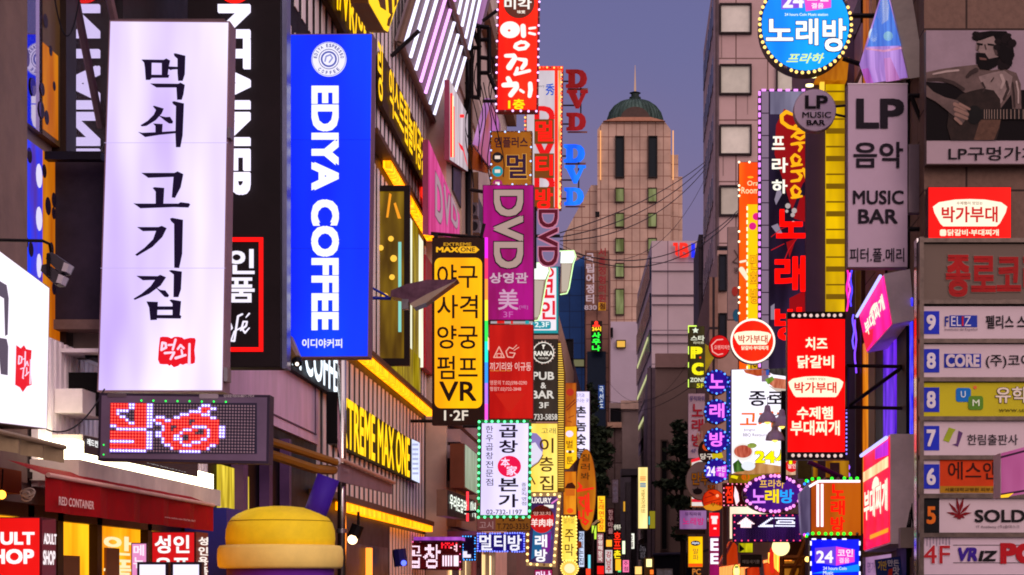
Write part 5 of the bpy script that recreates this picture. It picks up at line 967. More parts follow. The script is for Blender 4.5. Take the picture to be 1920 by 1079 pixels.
# guitar poster: a generic bearded player, not a copy of a picture
s = Sg('sepia poster of a bearded person playing a guitar, with LP shop lettering below', 18.15, (1736,57,1965,309), M('#a8929a', .6, var=.08), '#5c4a48', .1, 1.5, name='poster', cat='poster', lit=False)
P1 = lambda pts: tr(1735,55,4.232,pts)
SK1, SK2, DK, GT = M('#64524e',.7,var=.35,sc=5), M('#8a7672',.7,var=.3,sc=5), M('#120d0f',.8), M('#2c211e',.7,var=.5,sc=6)
s.p(P1([(5,12),(960,12),(960,885),(5,885)]), M('#94808a',.7,var=.15,sc=2), 1.6, 'picture')
s.p(P1([(5,420),(190,430),(330,495),(960,480),(960,885),(5,885)]), DK, 2, 'shadow')
s.p(P1([(5,345),(120,320),(260,300),(400,285),(520,330),(620,315),(720,350),(755,440),(760,640),(690,640),(680,520),(590,640),(430,560),(300,500),(200,430),(100,418),(5,418)]), SK1, 2.5, 'torso')
s.p(P1([(420,380),(520,350),(620,330),(690,380),(670,500),(590,600),(470,500)]), SK2, 2.8, 'chest')
s.p(P1([(385,90),(420,30),(520,18),(640,20),(685,80),(700,180),(680,290),(640,325),(590,300),(560,180),(470,90)]), DK, 3, 'hair')
s.p(P1([(405,110),(440,70),(540,60),(580,150),(575,240),(520,300),(440,300),(405,240),(425,185),(400,165)]), SK2, 3.3, 'face')
s.ps([P1(p) for p in ([(400,190),(470,195),(500,240),(580,225),(560,300),(500,330),(430,320),(402,270)],[(405,112),(455,120),(450,135),(408,130)],[(490,118),(545,125),(540,138),(492,132)],[(385,90),(420,30),(520,18),(590,40),(500,70),(430,95)],[(575,150),(600,120),(700,180),(680,300),(600,260)])], DK, 3.6, 'beard_and_brow')
rnd = random.Random(6)
s.ps([P1(ell(*q_, 14)) for q_ in [(rnd.uniform(560,690), rnd.uniform(50,320), rnd.uniform(18,34), rnd.uniform(18,34)) for _ in range(22)]+[(390+rnd.uniform(-8,60), 60+rnd.uniform(-20,30), 22, 20) for _ in range(6)]], M('#1c1416',.8,var=.4,sc=9), 3.2, 'curls')
s.brush([[(1735+x/4.232,55+y/4.232,w/4.232) for x,y,w in st] for st in ([(20,405,22),(120,400,26),(220,430,30),(300,480,26)],[(400,330,40),(360,350,34),(330,380,26)],[(450,430,16),(470,470,14),(455,500,12)],[(520,420,10),(540,390,8)],[(640,420,20),(655,480,22),(620,560,22)],[(690,430,14),(700,520,18),(705,620,16)])], M('#3c302e',.8,var=.3,sc=6), 2.95, 'body_shadow')
s.brush([[(1735+x/4.232,55+y/4.232,w/4.232) for x,y,w in st] for st in ([(60,360,14),(160,340,18),(260,330,16)],[(600,370,26),(620,420,24),(600,470,18)],[(720,420,14),(735,500,14),(735,590,12)],[(150,560,12),(230,600,14)])], M('#a8948e',.8,var=.2,sc=6), 3.0, 'body_highlight')
s.brush([[(1735+x/4.232,55+y/4.232,w/4.232) for x,y,w in st] for st in ([(420,130,16),(415,165,14)],[(545,150,22),(560,200,22)],[(470,130,12),(478,165,10)])], M('#4a3c3a',.8,var=.3,sc=6), 3.5, 'face_shadow')
s.p(P1([(425,228),(480,236),(482,252),(430,248)]), M('#6a4a44',.7), 3.9, 'mouth')
s.p(P1([(190,610),(280,520),(360,495),(450,475),(540,490),(590,560),(600,680),(590,780),(560,885),(200,885),(170,780)]), GT, 3.4, 'guitar')
s.p(P1([(430,660),(590,650),(600,700),(580,790),(540,885),(380,885),(420,760)]), M('#5a4034',.7,var=.4,sc=8), 3.6, 'guitar_top')
s.p(P1(ell(385,685,62,75,28)), M('#0a0708'), 3.9, 'sound_hole'); s.p(P1([(440,640),(960,635),(960,720),(440,722)]), M('#120c0e'), 4, 'neck')
s.ps([P1((x,640,x+7,720)) if False else P1(rc(x,642,x+6,718)) for x in (462,480,500,520,542,565,590,615,640,672,702,735,770,808)], M('#8a7468'), 4.3, 'fret')
s.p(P1([(5,445),(60,500),(150,545),(250,570),(320,625),(345,690),(300,745),(270,765),(230,700),(170,650),(80,580),(5,540)]), SK1, 4.2, 'forearm'); s.brush([tr(1735,55,4.232,[]) or [(1735+x/4.232,55+y/4.232,w/4.232) for x,y,w in st] for st in ([(230,600,30),(310,640,26)],[(235,640,30),(330,680,26)],[(240,680,28),(325,715,24)],[(235,715,24),(280,755,22)],[(270,600,22),(345,640,20)])], M('#8a6c60',.7), 4.5, 'fingers')
s.t('LP구멍가게',1778,276,1945,302,M('#120c12'),.012)
s = Sg('bright red square lightbox of a stew restaurant below the guitar poster', 18.1, (1740,351,1896,448), E('#ff1208',1.0,.06), '#4a1a18', .15, 1)
BOWL = lambda x0,y0,x1,y1: [(x0+(x1-x0)*a, y0+(y1-y0)*b_) for a,b_ in ((0,.28),(.08,.12),(.3,.02),(.5,0),(.7,.02),(.92,.12),(1,.28),(.98,.5),(.9,.9),(.86,1),(.14,1),(.1,.9),(.02,.5))]
q = s.p(BOWL(1749,374,1888,425),E('#fff4d8',1.1,lamp=False),2,'bowl_shape'); s.t('박가부대',1765,388,1870,418,'#d01818',.03); s.t('수제햄이 맛있는',1793,379,1842,385,'#8a4030',.01); s.t('닭갈비·부대찌개',1776,431,1872,443,'#fff0d0',.03); s.p(rrect(1762,431,1774,443,3),'#fff0d0')
# directory
r = thing('tenant_directory', 'tall steel framed tenant directory with floor numbers nine down to four', 'directory sign', (3.6,18.1,1.6))
x0,x1 = X(1722,18), X(1990,18)
fm = MB().box(x0,x1,18.0,18.12,zr(1100,18),zr(452,18)); mesh('backing', fm, M('#2a2426',.5), r)
fm = MB(); ys = (452,567,640,712,785,858,930,1003,1082)
for y in ys: fm.box(x0,x1,17.93,18.0,zr(y+5,18),zr(y-3,18))
fm.box(x0,X(1730,18),17.92,18.0,zr(1100,18),zr(447,18)); mesh('steel_frame', fm, M('#5a4e48',.35,.7,var=.4,sc=6), r)
def row(y0,y1,c_,num,nc='#1c2cb4',fc='#d8d0d8',lab=None):
    s = Sg('', 17.97, (1731,y0,1990,y1), root=r, lit=False)
    pn = s.p((1731,y0,1990,y1), M(c_,.5,var=.06), 1, 'row_panel')
    if num: s.p((1730.5,y0+9,1761,y1-9) if num!='5' else (1730.5,y0,1761,y1), M(nc,.45), 2, 'number_plate', par=pn); s.t(num,1737,y0+16,1754,y1-16,fc,.035,par=pn)
    return s, pn
s,pn = row(458,562,'#6a5a50',None); s.t('종로코리아',1773,475,2010,558,M('#a01c1c'),.045,par=pn,ol=M('#7a6a60'),ow=.02)
s,pn = row(575,636,'#cab6bc','9'); s.p((1780,592,1832,614),M('#2438a0'),2,'logo',par=pn); s.t('F',1771,594,1778,613,M('#1c2a80'),.02,par=pn); s.t('ELIZ',1783,594,1820,612,'#d8d0e0',.0,par=pn); s.p((1803,594,1806,612),M('#c02030'),3.5,'logo',par=pn); s.t('Instituto de Español',1771,616,1832,622,M('#6a5a64'),.0,par=pn); s.t('펠리스 스페인어',1848,592,1975,617,M('#181418'),.02,par=pn)
s,pn = row(646,708,'#cab6bc','8'); s.p((1770,664,1839,690),M('#2030a0'),2,'logo',par=pn); s.t('CORE',1773,665,1836,689,'#d0c0c8',.05,par=pn); s.t('(주)코아교육',1848,665,1985,691,M('#181418'),.012,par=pn)
s,pn = row(718,782,'#c0b41c','8'); s.p(rrect(1792,728,1820,754,5),M('#1870c0'),2,'logo',par=pn); s.p(rrect(1815,743,1843,769,5),M('#5a8a28'),2.6,'logo',par=pn); s.t('U',1801,734,1810,746,'#d8e8f0',.01,par=pn); s.t('M',1823,750,1836,762,'#e0f0d0',.01,par=pn); s.p(ell(1828,727,3.5,3.5,10),M('#e07040'),2,'logo',par=pn); s.t('유학닷컴',1866,726,1985,756,'#e8dcc8',.02,ol=M('#4a3a10'),par=pn); s.t('www.uandm.co.kr',1872,765,1990,773,M('#4a4210'),.0,par=pn)
s,pn = row(790,854,'#cab6bc','7'); s.p([(1779,802),(1792,806),(1787,812),(1779,830),(1768,826)],M('#98a828'),2,'logo',par=pn); s.p([(1797,808),(1805,812),(1796,838),(1785,834),(1793,832)],M('#5a3a6a'),2,'logo',par=pn); s.t('한림출판사',1813,815,1908,835,M('#2a2428'),.008,par=pn)
s,pn = row(862,926,'#cab6bc','6'); s.p((1762,862,1990,912),M('#c83c10'),2,'orange_panel',par=pn); s.p((1762,912,1990,925),M('#a87818'),2,'ochre_strip',par=pn); s.t('에스앤유',1777,866,1905,900,M('#381008'),.008,par=pn); s.t('서울대학교병원 피부과 자문병원',1771,915,1905,922,M('#4a2c08'),.01,par=pn)
s,pn = row(934,999,'#cab6bc','5','#0c0a0c','#d86a18'); leaf = []
for a,l in ((-78,24),(-40,30),(-8,36),(14,36),(45,30),(80,24),(118,12),(-112,12),(165,9),(195,9)):
    dx,dy = math.sin(R(a)),-math.cos(R(a)); cx,cy = 1798,966; leaf.append([(cx,cy),(cx+dx*l*.5-dy*3,cy+dy*l*.5+dx*3),(cx+dx*l,cy+dy*l),(cx+dx*l*.5+dy*3,cy+dy*l*.5-dx*3)])
s.ps(leaf,M('#7a0c18'),2.5,'leaf_logo',par=pn); s.t('SOLDESK',1827,956,1985,980,M('#181416'),.03,par=pn); s.t('IT Academy (주)솔데스크',1830,985,1911,992,M('#5a4a50'),.0,par=pn)
s,pn = row(1007,1078,'#d0bac6',None); s.ps([rc(1731+i*6,1008,1733+i*6,1020+((i*7)%3)*4) for i in range(9)],M('#9a8a9a'),2,'hatching',par=pn); s.t('4F',1731,1023,1781,1057,M('#b02028'),.01,par=pn,ol=M('#e0d4dc'),ow=.02); s.t('VR',1794,1027,1834,1053,M('#3a1c8a'),.05,par=pn,shear=.1); s.t('IZ',1836,1033,1868,1053,M('#141014'),.05,par=pn,shear=-.2 if False else .15); s.t('PC',1875,1018,1945,1058,M('#b81420'),.06,par=pn); s.ps([(1787,1022,1990,1023),(1787,1055,1990,1056)],M('#3a343a'),2,'rule',par=pn)
s = Sg('pink projecting box overlapping the right edge of the directory', 15.5, [(1876,850),(2040,806),(2040,908),(1876,934)], E('#d878b0',.6,.2,1.5), M('#c8a8b8',.4), .3, 1.2, name='projecting_box'); s.ps([[(1876,856),(2040,813),(2040,817),(1876,860)],[(1876,926),(2040,899),(2040,903),(1876,930)]], M('#3a1c34'), 2, 'edge_line'); s.ps([[(1876,929),(1900,925),(1890,933),(1876,934)]], E('#ffc020',1.0), 3, 'glint')
# LP board etc
s = Sg('grey white music bar board with LP in big black capitals, projecting at the corner', 18.6, (1589,158,1702,502), M('#b8a0b4', .5, var=.06), '#6a5a66', .16, 1, lit=False)
for a_ in (('LP',1605,186,1695,242,.035),('음악',1600,267,1693,316,.02),('MUSIC',1599,358,1694,384,.022),('BAR',1609,393,1683,420,.025),('피터.폴.메리',1593,466,1695,492,.01)): s.t(*a_[:5],M('#1c1420'),a_[5])
s.p((1589,157,1702,159),M('#d8c8d0',.4),2,'edge_trim'); s.arm([(s.P(1703,180),s.P(1732,180)),(s.P(1703,430),s.P(1732,430)),(s.P(1708,180),s.P(1732,240))], .025)
mesh('junction', MB().box(s.P(1704,0).x,s.P(1728,0).x,18.62,18.75,s.P(0,398).z,s.P(0,270).z), M('#6a5a60',.4,.4), s.root)
r,f,n = hexa('tilted_screen_box', 'tall tilted box sign with a blue and pink picture above the LP board', [(1612,122,22.5),(1662,-40,20.5),(1705,148,19.3),(1625,160,22.3)], (.3,-.12,.02), E('#c090e0',.75,.3,1.6,h2='#a070d0'), M('#b0a090',.45))
for c_,pts in (('#5a90f8',[(1628,88),(1662,-28),(1692,86)]),('#c8d0f4',[(1646,30),(1662,-24),(1670,14),(1668,38),(1656,46)]),('#e8f0ff',ell(1640,66,9,13,16)),('#a8d8e8',ell(1668,68,9,9,16)),('#f0a8d0',[(1626,90),(1660,94),(1692,88),(1693,92),(1660,98),(1626,93)]),('#d890d8',[(1660,110),(1672,108),(1690,150),(1664,154)]),('#d070d8',[(1618,130),(1630,128),(1640,156),(1626,156)])):
    def onp(px,py):
        d_=Vector(((px-PX)/F,1,(PY-py)/F)); o=Vector((0,0,H)); return o+d_*((f[0]-o).dot(n)/d_.dot(n))+n*.016
    mesh('picture_shape', MB().prism([onp(*q_) for q_ in pts], -n*.002), E(c_,.75,.3,2,lamp=False), r)
for lab,face,zz in (('upper tilted hot pink lightbox on the right wall, leaning outward',[(1612,592,22.0),(1658,514,20.3),(1674,608,20.0),(1626,662,21.7)],0),('lower hot pink lightbox on the right wall with an orange glow, next to the directory',[(1620,850,21.9),(1670,814,20.0),(1670,1020,20.0),(1620,1036,21.9)],1)):
    r,f,n = hexa('pink_wall_box', lab, face, (.32,-.02,.06) if not zz else (.28,0,0), E('#ff1c98' if not zz else '#ff1048',1.1,.25,1.2), M('#ecd8da',.5), group='hot pink lightboxes on the right wall')
    fu = lambda a,b_,k=.018: f[0]+(f[1]-f[0])*a+(f[3]-f[0])*b_+n*k
    g = glyph('부대찌개', .03, 0); xs=[v.x for v in g[0]]; ys_=[v.y for v in g[0]]
    u0,u1,v0,v1 = (.15,.88,.36,.74) if not zz else (.08,.96,.40,.70)
    mesh('dome_emblem', MB().add([fu((u0+u1)/2+.14*math.cos(R(q_)), v0+.02-.1*math.sin(R(q_)), .02) for q_ in range(0,181,15)], [list(range(13))]), E('#ffe8d0',1.2,lamp=False), r)
    mb = MB().add([fu(u0+(u1-u0)*(v.x-min(xs))/(max(xs)-min(xs)), v1-(v1-v0)*(v.y-min(ys_))/(max(ys_)-min(ys_)), .022+v.z*.003) for v in g[0]], g[1] if (n.dot(Vector((-1,-.5,0)))>0) else g[1])
    mesh('lettering', mb, E('#ffe8d0',1.3,lamp=False), r)
    mesh('top_tube', MB().tube([fu(.02,.03,.04),fu(.98,.03,.04)], .02, 6), E('#b0b0ff',1.6,lamp=False), r)
    if zz:
        mesh('bright_band', MB().prism([fu(.03,.2),fu(.97,.2),fu(.97,.3),fu(.03,.3)], n*.001), E('#ffd0a0',1.3,.3,2,lamp=False), r); mesh('orange_band', MB().prism([fu(.3,.86),fu(.97,.86),fu(.97,.9),fu(.3,.9)], n*.001), E('#ff9010',1.3,lamp=False), r)
        mesh('violet_top', MB().prism([fu(.5,.05),fu(.97,.05),fu(.97,.19),fu(.5,.15)], n*.0008), E('#d020e0',1.0,.3,2,lamp=False), r)
    else: mesh('red_corner', MB().prism([fu(.03,.5),fu(.4,.75),fu(.3,.97),fu(.03,.97)], n*.0008), E('#f01040',1.0,lamp=False), r)
r = thing('steel_bracket', 'black steel bracket holding the tall red banner to the right wall', 'bracket', Wp(1640,760,21.2)); mb = MB()
for p,q_ in (((1588,686),(1698,688)),((1588,764),(1698,766)),((1592,762),(1690,690)),((1588,686),(1588,766)),((1694,688),(1694,766))): mb.tube([Wp(*p,21.2),Wp(*q_,20.6)], .022, 6)
mesh('bars', mb, DARK, r)
# big circle
s = Sg('round blue karaoke sign ringed with yellow bulbs at the top right', 22.5, ell(1510,47,87,91,56), E('#08a0ff',1.0,.1,1), '#12205a', .25, 4, name='round_sign')
s.ring(1510,47,87,91,5,M('#101c60',.4),1.4,'rim',n=56); s.bulbs(ell(1510,47,86,90,50), 50, 3.2, [bulbm('#ffd070',1.9)], 2)
s.ps([[(1465,-10),(1506,-6),(1506,15),(1465,18)]],'#8a50e0',2,'violet_tag'); s.ps([[(1507,-6),(1558,-10),(1558,15),(1511,22)]],'#f050d0',2.3,'pink_tag'); s.t('24',1467,-12,1507,16,'#fff8ff',.03); s.t('코인',1513,-14,1553,4,'#fff8ff',.03); s.t('결음',1521,7,1544,17,'#fff0ff',.02)
s.t('24 hours Coin Music station',1471,26,1552,31,'#e8fbff',.02)
for ch,x0_,y0_,x1_,y1_ in (('노',1436,37,1487,78),('래',1492,36,1534,86),('방',1542,36,1586,98)): s.t(ch,x0_,y0_,x1_,y1_,E('#ffffff',1.15,lamp=False),.03,ol=M('#142a80'),ow=.028)
s.t('프라하',1477,101,1544,120,'#e8ff90',.025,shear=.12)
s.arm([(s.P(1580,110),s.P(1640,130)),(s.P(1596,30),s.P(1640,30))], .03)
s = Sg('small round white LP music bar sign in front of the long karaoke sign', 21.5, ell(1528,207,40,40,48), M('#d0b8c4',.45,var=.05), '#8a7480', .12, 1.2, name='round_sign', lit=False)
s.t('LP',1509,180,1552,205,M('#1c1418'),.035); s.t('MUSIC',1504,211,1558,222,M('#1c1418'),.016); s.t('BAR',1512,226,1547,236,M('#1c1418'),.03); s.arm([(s.P(1567,200),s.P(1590,198)),(s.P(1566,215),s.P(1590,220))], .015)
# long karaoke sign
s = Sg('long vertical karaoke sign with red Hangul and yellow script, edged in magenta light dashes', 25, (1424,169,1525,700), M('#3a2c48',.45,var=.3,sc=.8), '#4a2a4c', .35, 1, lit=True)
s.p((1443,175,1519,700), E('#3a2a4c',.55,.5,1.2), 1.6, 'picture_panel'); s.p((1444,172,1519,215), E('#a8a0c0',.5,.4,2,lamp=False), 1.8, 'sky_picture')
s.ps([[(1455,235),(1470,205),(1519,230),(1519,330),(1505,345),(1485,395),(1462,320),(1452,290)],[(1500,372),(1519,362),(1519,420),(1488,410)],[(1474,455),(1492,448),(1480,485)],[(1480,560),(1519,540),(1519,700),(1480,700)],[(1495,500),(1519,480),(1519,540),(1500,548)]], E('#a80c14',.75,lamp=False), 2.2, 'red_shape')
s.ps([[(1460,345),(1466,365),(1455,385),(1452,375)],[(1446,425),(1458,420),(1470,445),(1462,446)],[(1512,475),(1519,450),(1519,520),(1513,518)],[(1445,575),(1452,570),(1452,600),(1445,600)]], E('#b0a0b8',.6,lamp=False), 2.4, 'white_shape')
s.ps([ell(1477,387,5,5,12),ell(1489,396,5,5,12),ell(1486,404,4,4,12),ell(1475,397,3,3,10),ell(1487,418,3,3,10)], E('#c8b8b8',.8,lamp=False), 3, 'bubble')
s.brush([[(1446,445,1.5),(1465,430,1.2),(1478,425,1)],[(1446,470,1.5),(1470,458,1.2)],[(1470,490,2),(1478,470,1.5),(1500,440,1)]], E('#c81820',.9,lamp=False), 3, 'flourish')
mb = MB()
for i in range(13): mb.prism([s.Q(q_,2) for q_ in rc(1428,172+i*42,1441,172+i*42+40)], -s.N*.006)
mesh('side_cells', mb, E('#a88aa8',.5), s.root)
YS = E('#ffb010',1.1,lamp=False)
s.brush([[(1486,216,5),(1474,211,7),(1465,218,7),(1466,230,7),(1478,239,7),(1496,244,6),(1512,246,4)],[(1490,238,5),(1500,234,5),(1512,240,6),(1512,254,6),(1500,262,6),(1490,257,5)],[(1484,258,4),(1494,250,6),(1515,249,5)],
 [(1515,268,3),(1496,270,6),(1484,272,5)],[(1496,270,4),(1502,277,6),(1498,284,5)],[(1498,296,5),(1490,291,5),(1484,298,6),(1487,308,6),(1496,309,5),(1500,300,5)],[(1484,313,4),(1492,311,5),(1503,310,4)],[(1518,318,4),(1500,322,6),(1484,323,5)],[(1494,324,4),(1502,331,6),(1498,339,6),(1484,341,5)],[(1498,356,5),(1490,350,5),(1484,357,6),(1487,367,6),(1496,368,5),(1500,360,5)],[(1484,372,4),(1492,371,5),(1503,369,4)],[(1506,318,5),(1513,336,8),(1516,352,6)]], YS, 3.4)
for ch,y0_,y1_,x1_ in (('프',257,282,1471),('라',297,325,1477),('하',338,364,1476)): s.t(ch,1447,y0_,x1_,y1_,E('#fff8e8',1.15,lamp=False),.03,k=4)
for ch,x0_,y0_,x1_,y1_ in (('노',1455,395,1510,448),('래',1452,482,1510,548),('방',1452,578,1512,640)): s.t(ch,x0_,y0_,x1_,y1_,E('#ff0a06',1.2),.03,k=4,ext=.06,name='channel_letter')
s.dashes([(1422,172+i*13.4,1426,180+i*13.4) for i in range(39)]+[(1519.5,250+i*13.4,1523,258+i*13.4) for i in range(33)]+[(1428+i*15,168,1436+i*15,172) for i in range(6)], E('#f090ff',1.5,lamp=False))
# orange behind
s = Sg('orange vertical sign with an orange room logo, half hidden behind the long karaoke sign', 29, (1385,304,1440,700), E('#ff6a08',.95,.12,1), '#6a2c10', .2, 1)
s.t('Orange',1401,340,1440,352,E('#ffe8b0',1,lamp=False),.01); s.t('Room',1390,352,1422,364,E('#ffe8b0',1,lamp=False),.01); s.ps([ell(1407,333,6,2,8)],'#ffb020')
s.p((1401,384,1440,700), E('#ffd010',1.0,.12,1), 2, 'yellow_panel'); s.ps([ell(1418,407,7,7,14),ell(1411,425,7,7,14)],'#e01880',3,'pink_dot'); s.brush([[(1388,492,4),(1398,490,4)],[(1390,506,10),(1396,515,9),(1400,525,4)]],'#ffe8c8',3); s.v('만화방',1406,478,1424,570,'#ffb010',.03,k=4,ol='#8a4a10')
s.dashes([(1399.5,388+i*13,1402,395+i*13) for i in range(24)], E('#fff0c0',1.5,lamp=False), 4)
for y in (305,349,357,368,435,454,540,558,568,588): s.dot((1385.5,y),2.2,bulbm('#ffe8c0',2.2),3)
s.dot((1405,305),2.2,bulbm('#ffe8c0',2.2),3)
s = Sg('dim white sign with a small brown mascot-free swirl beside the orange sign', 60, (1364,426,1386,600), M('#8c7470',.6), '#5a4a48', .2, .5, lit=False); s.root['label'] = 'dim beige vertical sign with faint swirl marks, left of the orange sign'; s.brush([[(1377,470,2),(1384,482,2),(1374,492,2),(1384,495,2)]], M('#4a3a38')); s.t('뚱',1376,503,1385,514,M('#3a2c2c'),.0)
s.p(ell(1378,547,6,9,14),M('#a03028')); s.p(ell(1381,592,7,12,14),M('#1c5a78'))
# red banner and friends
s = Sg('tall red banner lightbox with cream Hangul, dark bulb strips top and bottom', 21, (1476,585,1585,862), E('#ff0806',1.0,.04), '#2a1418', .2, 1)
s.ps([(1476,585,1585,599),(1476,848,1585,862)], M('#1c0c10',.5), 2, 'bulb_strip'); mt = bulbm('#ffd8d0',.9)
for y in (592,855): s.bulbs([(1487,y),(1576,y)], 9, 3.3, [mt], 2.5, closed=False)
CR = E('#fff2d0',1.15,lamp=False)
for a_ in (('치즈',1510,633,1551,657),('닭갈비',1495,667,1563,691),('수제햄',1494,763,1561,787),('부대찌개',1482,789,1574,817)): s.t(*a_,CR,.03)
s.p(BOWL(1478,706,1581,745),CR,2,'bowl_shape'); s.t('박가부대',1489,717,1568,738,'#e01410',.03,k=4); s.t('수제햄이 맛있는',1512,709,1548,714,'#8a3a20',.01,k=4)
s.dashes([(1586,728+i*7.6,1588.5,731+i*7.6) for i in range(17)], E('#9080ff',1.8,lamp=False), 1)
s = Sg('round red sign with a white rim and cream bowl emblem', 22, ell(1411.5,640,42,42,48), E('#ff2a08',1.0,.05), '#7a1a10', .15, 3, name='round_sign'); s.ring(1411.5,640,42,42,3.6,E('#fff0e0',1.1),1.6,'rim',n=48)
s.p(BOWL(1376,621,1446,647),CR,2,'bowl_shape'); s.t('박가부대',1384,629,1439,644,'#c83018',.025); s.t('닭갈비·부대찌개',1390,649,1440,657,CR,.03)
s = Sg('small glossy red disc with a cream crescent beside the round red sign', 30, ell(1349,650,20,21.5,32), E('#e01418',.75,.15,2), '#6a0c10', .15, 1, name='round_sign')
s.brush([[(1355,637,2),(1344,638,2),(1334,648,2),(1336,660,2),(1346,666,2),(1355,664,2)]], '#f0a8a0', 2, 'crescent'); s.t('오렌지치킨',1339,648,1369,656,'#f0b0a8',.01)
s = Sg('olive PC room sign with fat yellow letters and lime neon edges', 70, (1290,612,1321,728), E('#4a4010',.6,.3,1), '#3a3418', .2, .6)
s.p([(1304,614),(1306,618),(1310,618),(1307,621),(1308,625),(1304,623),(1300,625),(1301,621),(1298,618),(1302,618)],'#e8f0d8'); s.t('스타',1295,630,1321,640,'#e8e8d0',.03); s.t('라이트',1300,641,1320,646,'#d8d0b0',.02)
s.t('P',1295,651,1317,673,'#fff010',.07); s.t('C',1297,681,1319,704,'#fff010',.07); s.p(ell(1313,671,2,2,8),'#ff5010'); s.t('ZONE',1294,709,1321,717,'#e0e0c8',.03); s.t('5F',1306,720,1320,728,'#d8d020',.03)
s.ps([(1290,611,1306,613),(1290,613,1291.5,625),(1290,650,1291.5,665),(1290,680,1291.5,690),(1290,712,1291.5,727)],E('#d8ff60',1.4,lamp=False),3,'neon_edge')
mesh('yellow_side', MB().prism([Wp(x,y,70.2) for x,y in ((1322,645),(1345,660),(1322,700))], (0,.2,0)), M('#a89818',.5), s.root)
s = Sg('faded white vertical karaoke sign with red letters under the PC sign', 72, (1290,738,1322,860), M('#a8909c',.5), '#5a4a54', .2, .6, lit=False); s.t('뮤직파워',1293,743,1321,753,M('#5a4a7a'),.02); s.v('노래방',1297,758,1319,838,M('#9a1c2c'),.03,gap=.15); s.t('4F',1295,842,1306,850,M('#5a4a7a'),.0)
# bulb discs
mg = E('#f070ff',1.3,lamp=False)
for i,(cy,ch,lab) in enumerate(((717,'노','topmost violet disc ringed with blue bulbs, first letter of the karaoke column'),(772,'래','second violet disc ringed with blue bulbs, with a two stroke vowel'),(826,'방','third violet disc ringed with blue bulbs, with a ring at the bottom of its letter'),(883,'24','lowest violet disc ringed with blue bulbs, showing 24 and coin tags'))):
    s = Sg(lab, 26, ell(1343.5,cy,23.5,23.5,32), E('#2a0c90',.8,.1), '#140c4a', .18, 1.5, name='round_sign', group='column of violet bulb discs')
    s.bulbs(ell(1343.5,cy,21.5,21.5,16), 16, 1.9, [bulbm('#5090ff',2.6),bulbm('#3050c0',1.2)], 2)
    if i<3: s.t(ch,1330,cy-15,1358,cy+12,mg,.03)
    else: s.p([(1324,874),(1341,878),(1341,892),(1324,896)],'#5a30d0',2,'blue_tag'); s.p([(1342,878),(1362,872),(1362,898),(1342,892)],'#d030e0',2.2,'pink_tag'); s.t('24',1325,875,1341,893,'#fff0ff',.03); s.t('코인',1344,875,1360,885,'#fff0ff',.02); s.t('결음',1347,887,1358,894,'#ffd0ff',.01)
s = Sg('thin blue lit column behind the violet discs', 27.5, (1362,705,1371,900), E('#1c50a0',.7,.4,2), '#14284a', .1, .5, name='light_column', cat='light strip'); s.bulbs([(1368,715),(1368,895)], 18, 1.1, [bulbm('#7060ff',1.8)], 3, closed=False)
# barbecue poster
s = Sg('white barbecue restaurant poster with food pictures and a yellow 24 hour mark', 25, [(1371,693),(1474,690),(1474,886),(1371,890)], E('#f8f2ff',1.05,.05), '#5a4a48', .2, 1)
s.t('종로',1404,734,1470,762,M('#2a2440'),.022); s.t('고기집',1387,772,1484,802,'#f06810',.022); s.t('Jongno',1394,804,1416,810,M('#8a8490'),.0); s.t('BBQ Restaurant',1393,813,1445,820,M('#8a8490'),.0)
s.ps([[(1394,694),(1440,692),(1445,704),(1420,706),(1398,700)]],E('#d86838',.8,.3,9,lamp=False),2,'meat_picture'); s.p([(1430,693),(1473,691),(1473,706),(1450,703)],E('#5a5450',.6,.4,8,lamp=False),2.3,'grill_picture'); s.p((1436,694,1442,704),E('#3060c0',.8,lamp=False),2.6,'grill_picture')
s.p([(1436,716),(1452,709),(1473,712),(1473,730),(1452,728)],E('#e08868',.85,.3,12,lamp=False),2,'meat_picture'); s.ps([[(1434,712),(1448,706),(1452,712),(1440,722)]],E('#88b040',.8,.3,9,lamp=False),2.4,'greens'); s.p([(1440,724),(1473,730),(1473,736),(1455,734)],E('#d8c8b8',.9,lamp=False),1.8,'plate')
s.p(ell(1393,848,20,17,28),E('#f4f0ea',1,lamp=False),2,'plate'); s.p(ell(1393,847,17,12,24),E('#d87058',.85,.3,14,lamp=False),2.5,'meat_picture'); s.ps([[(1374,870),(1384,862),(1392,872),(1396,884),(1376,886)]],E('#5a8838',.75,.4,10,lamp=False),2.3,'greens'); s.ps([ell(1410,836,9,5,10)],E('#b0c060',.8,.3,9,lamp=False),3,'greens'); s.p([(1372,889),(1420,868),(1474,876),(1474,886),(1400,890)],E('#d8a068',.85,.3,4,lamp=False),1.9,'wood_board'); s.p(ell(1403,874,13,9,16),'#e8ecf4',2.6,'bowl')
s.t('24시',1415,842,1485,871,E('#fff000',1.15,lamp=False),.04,ol=M('#4a3a10'),ow=.03)
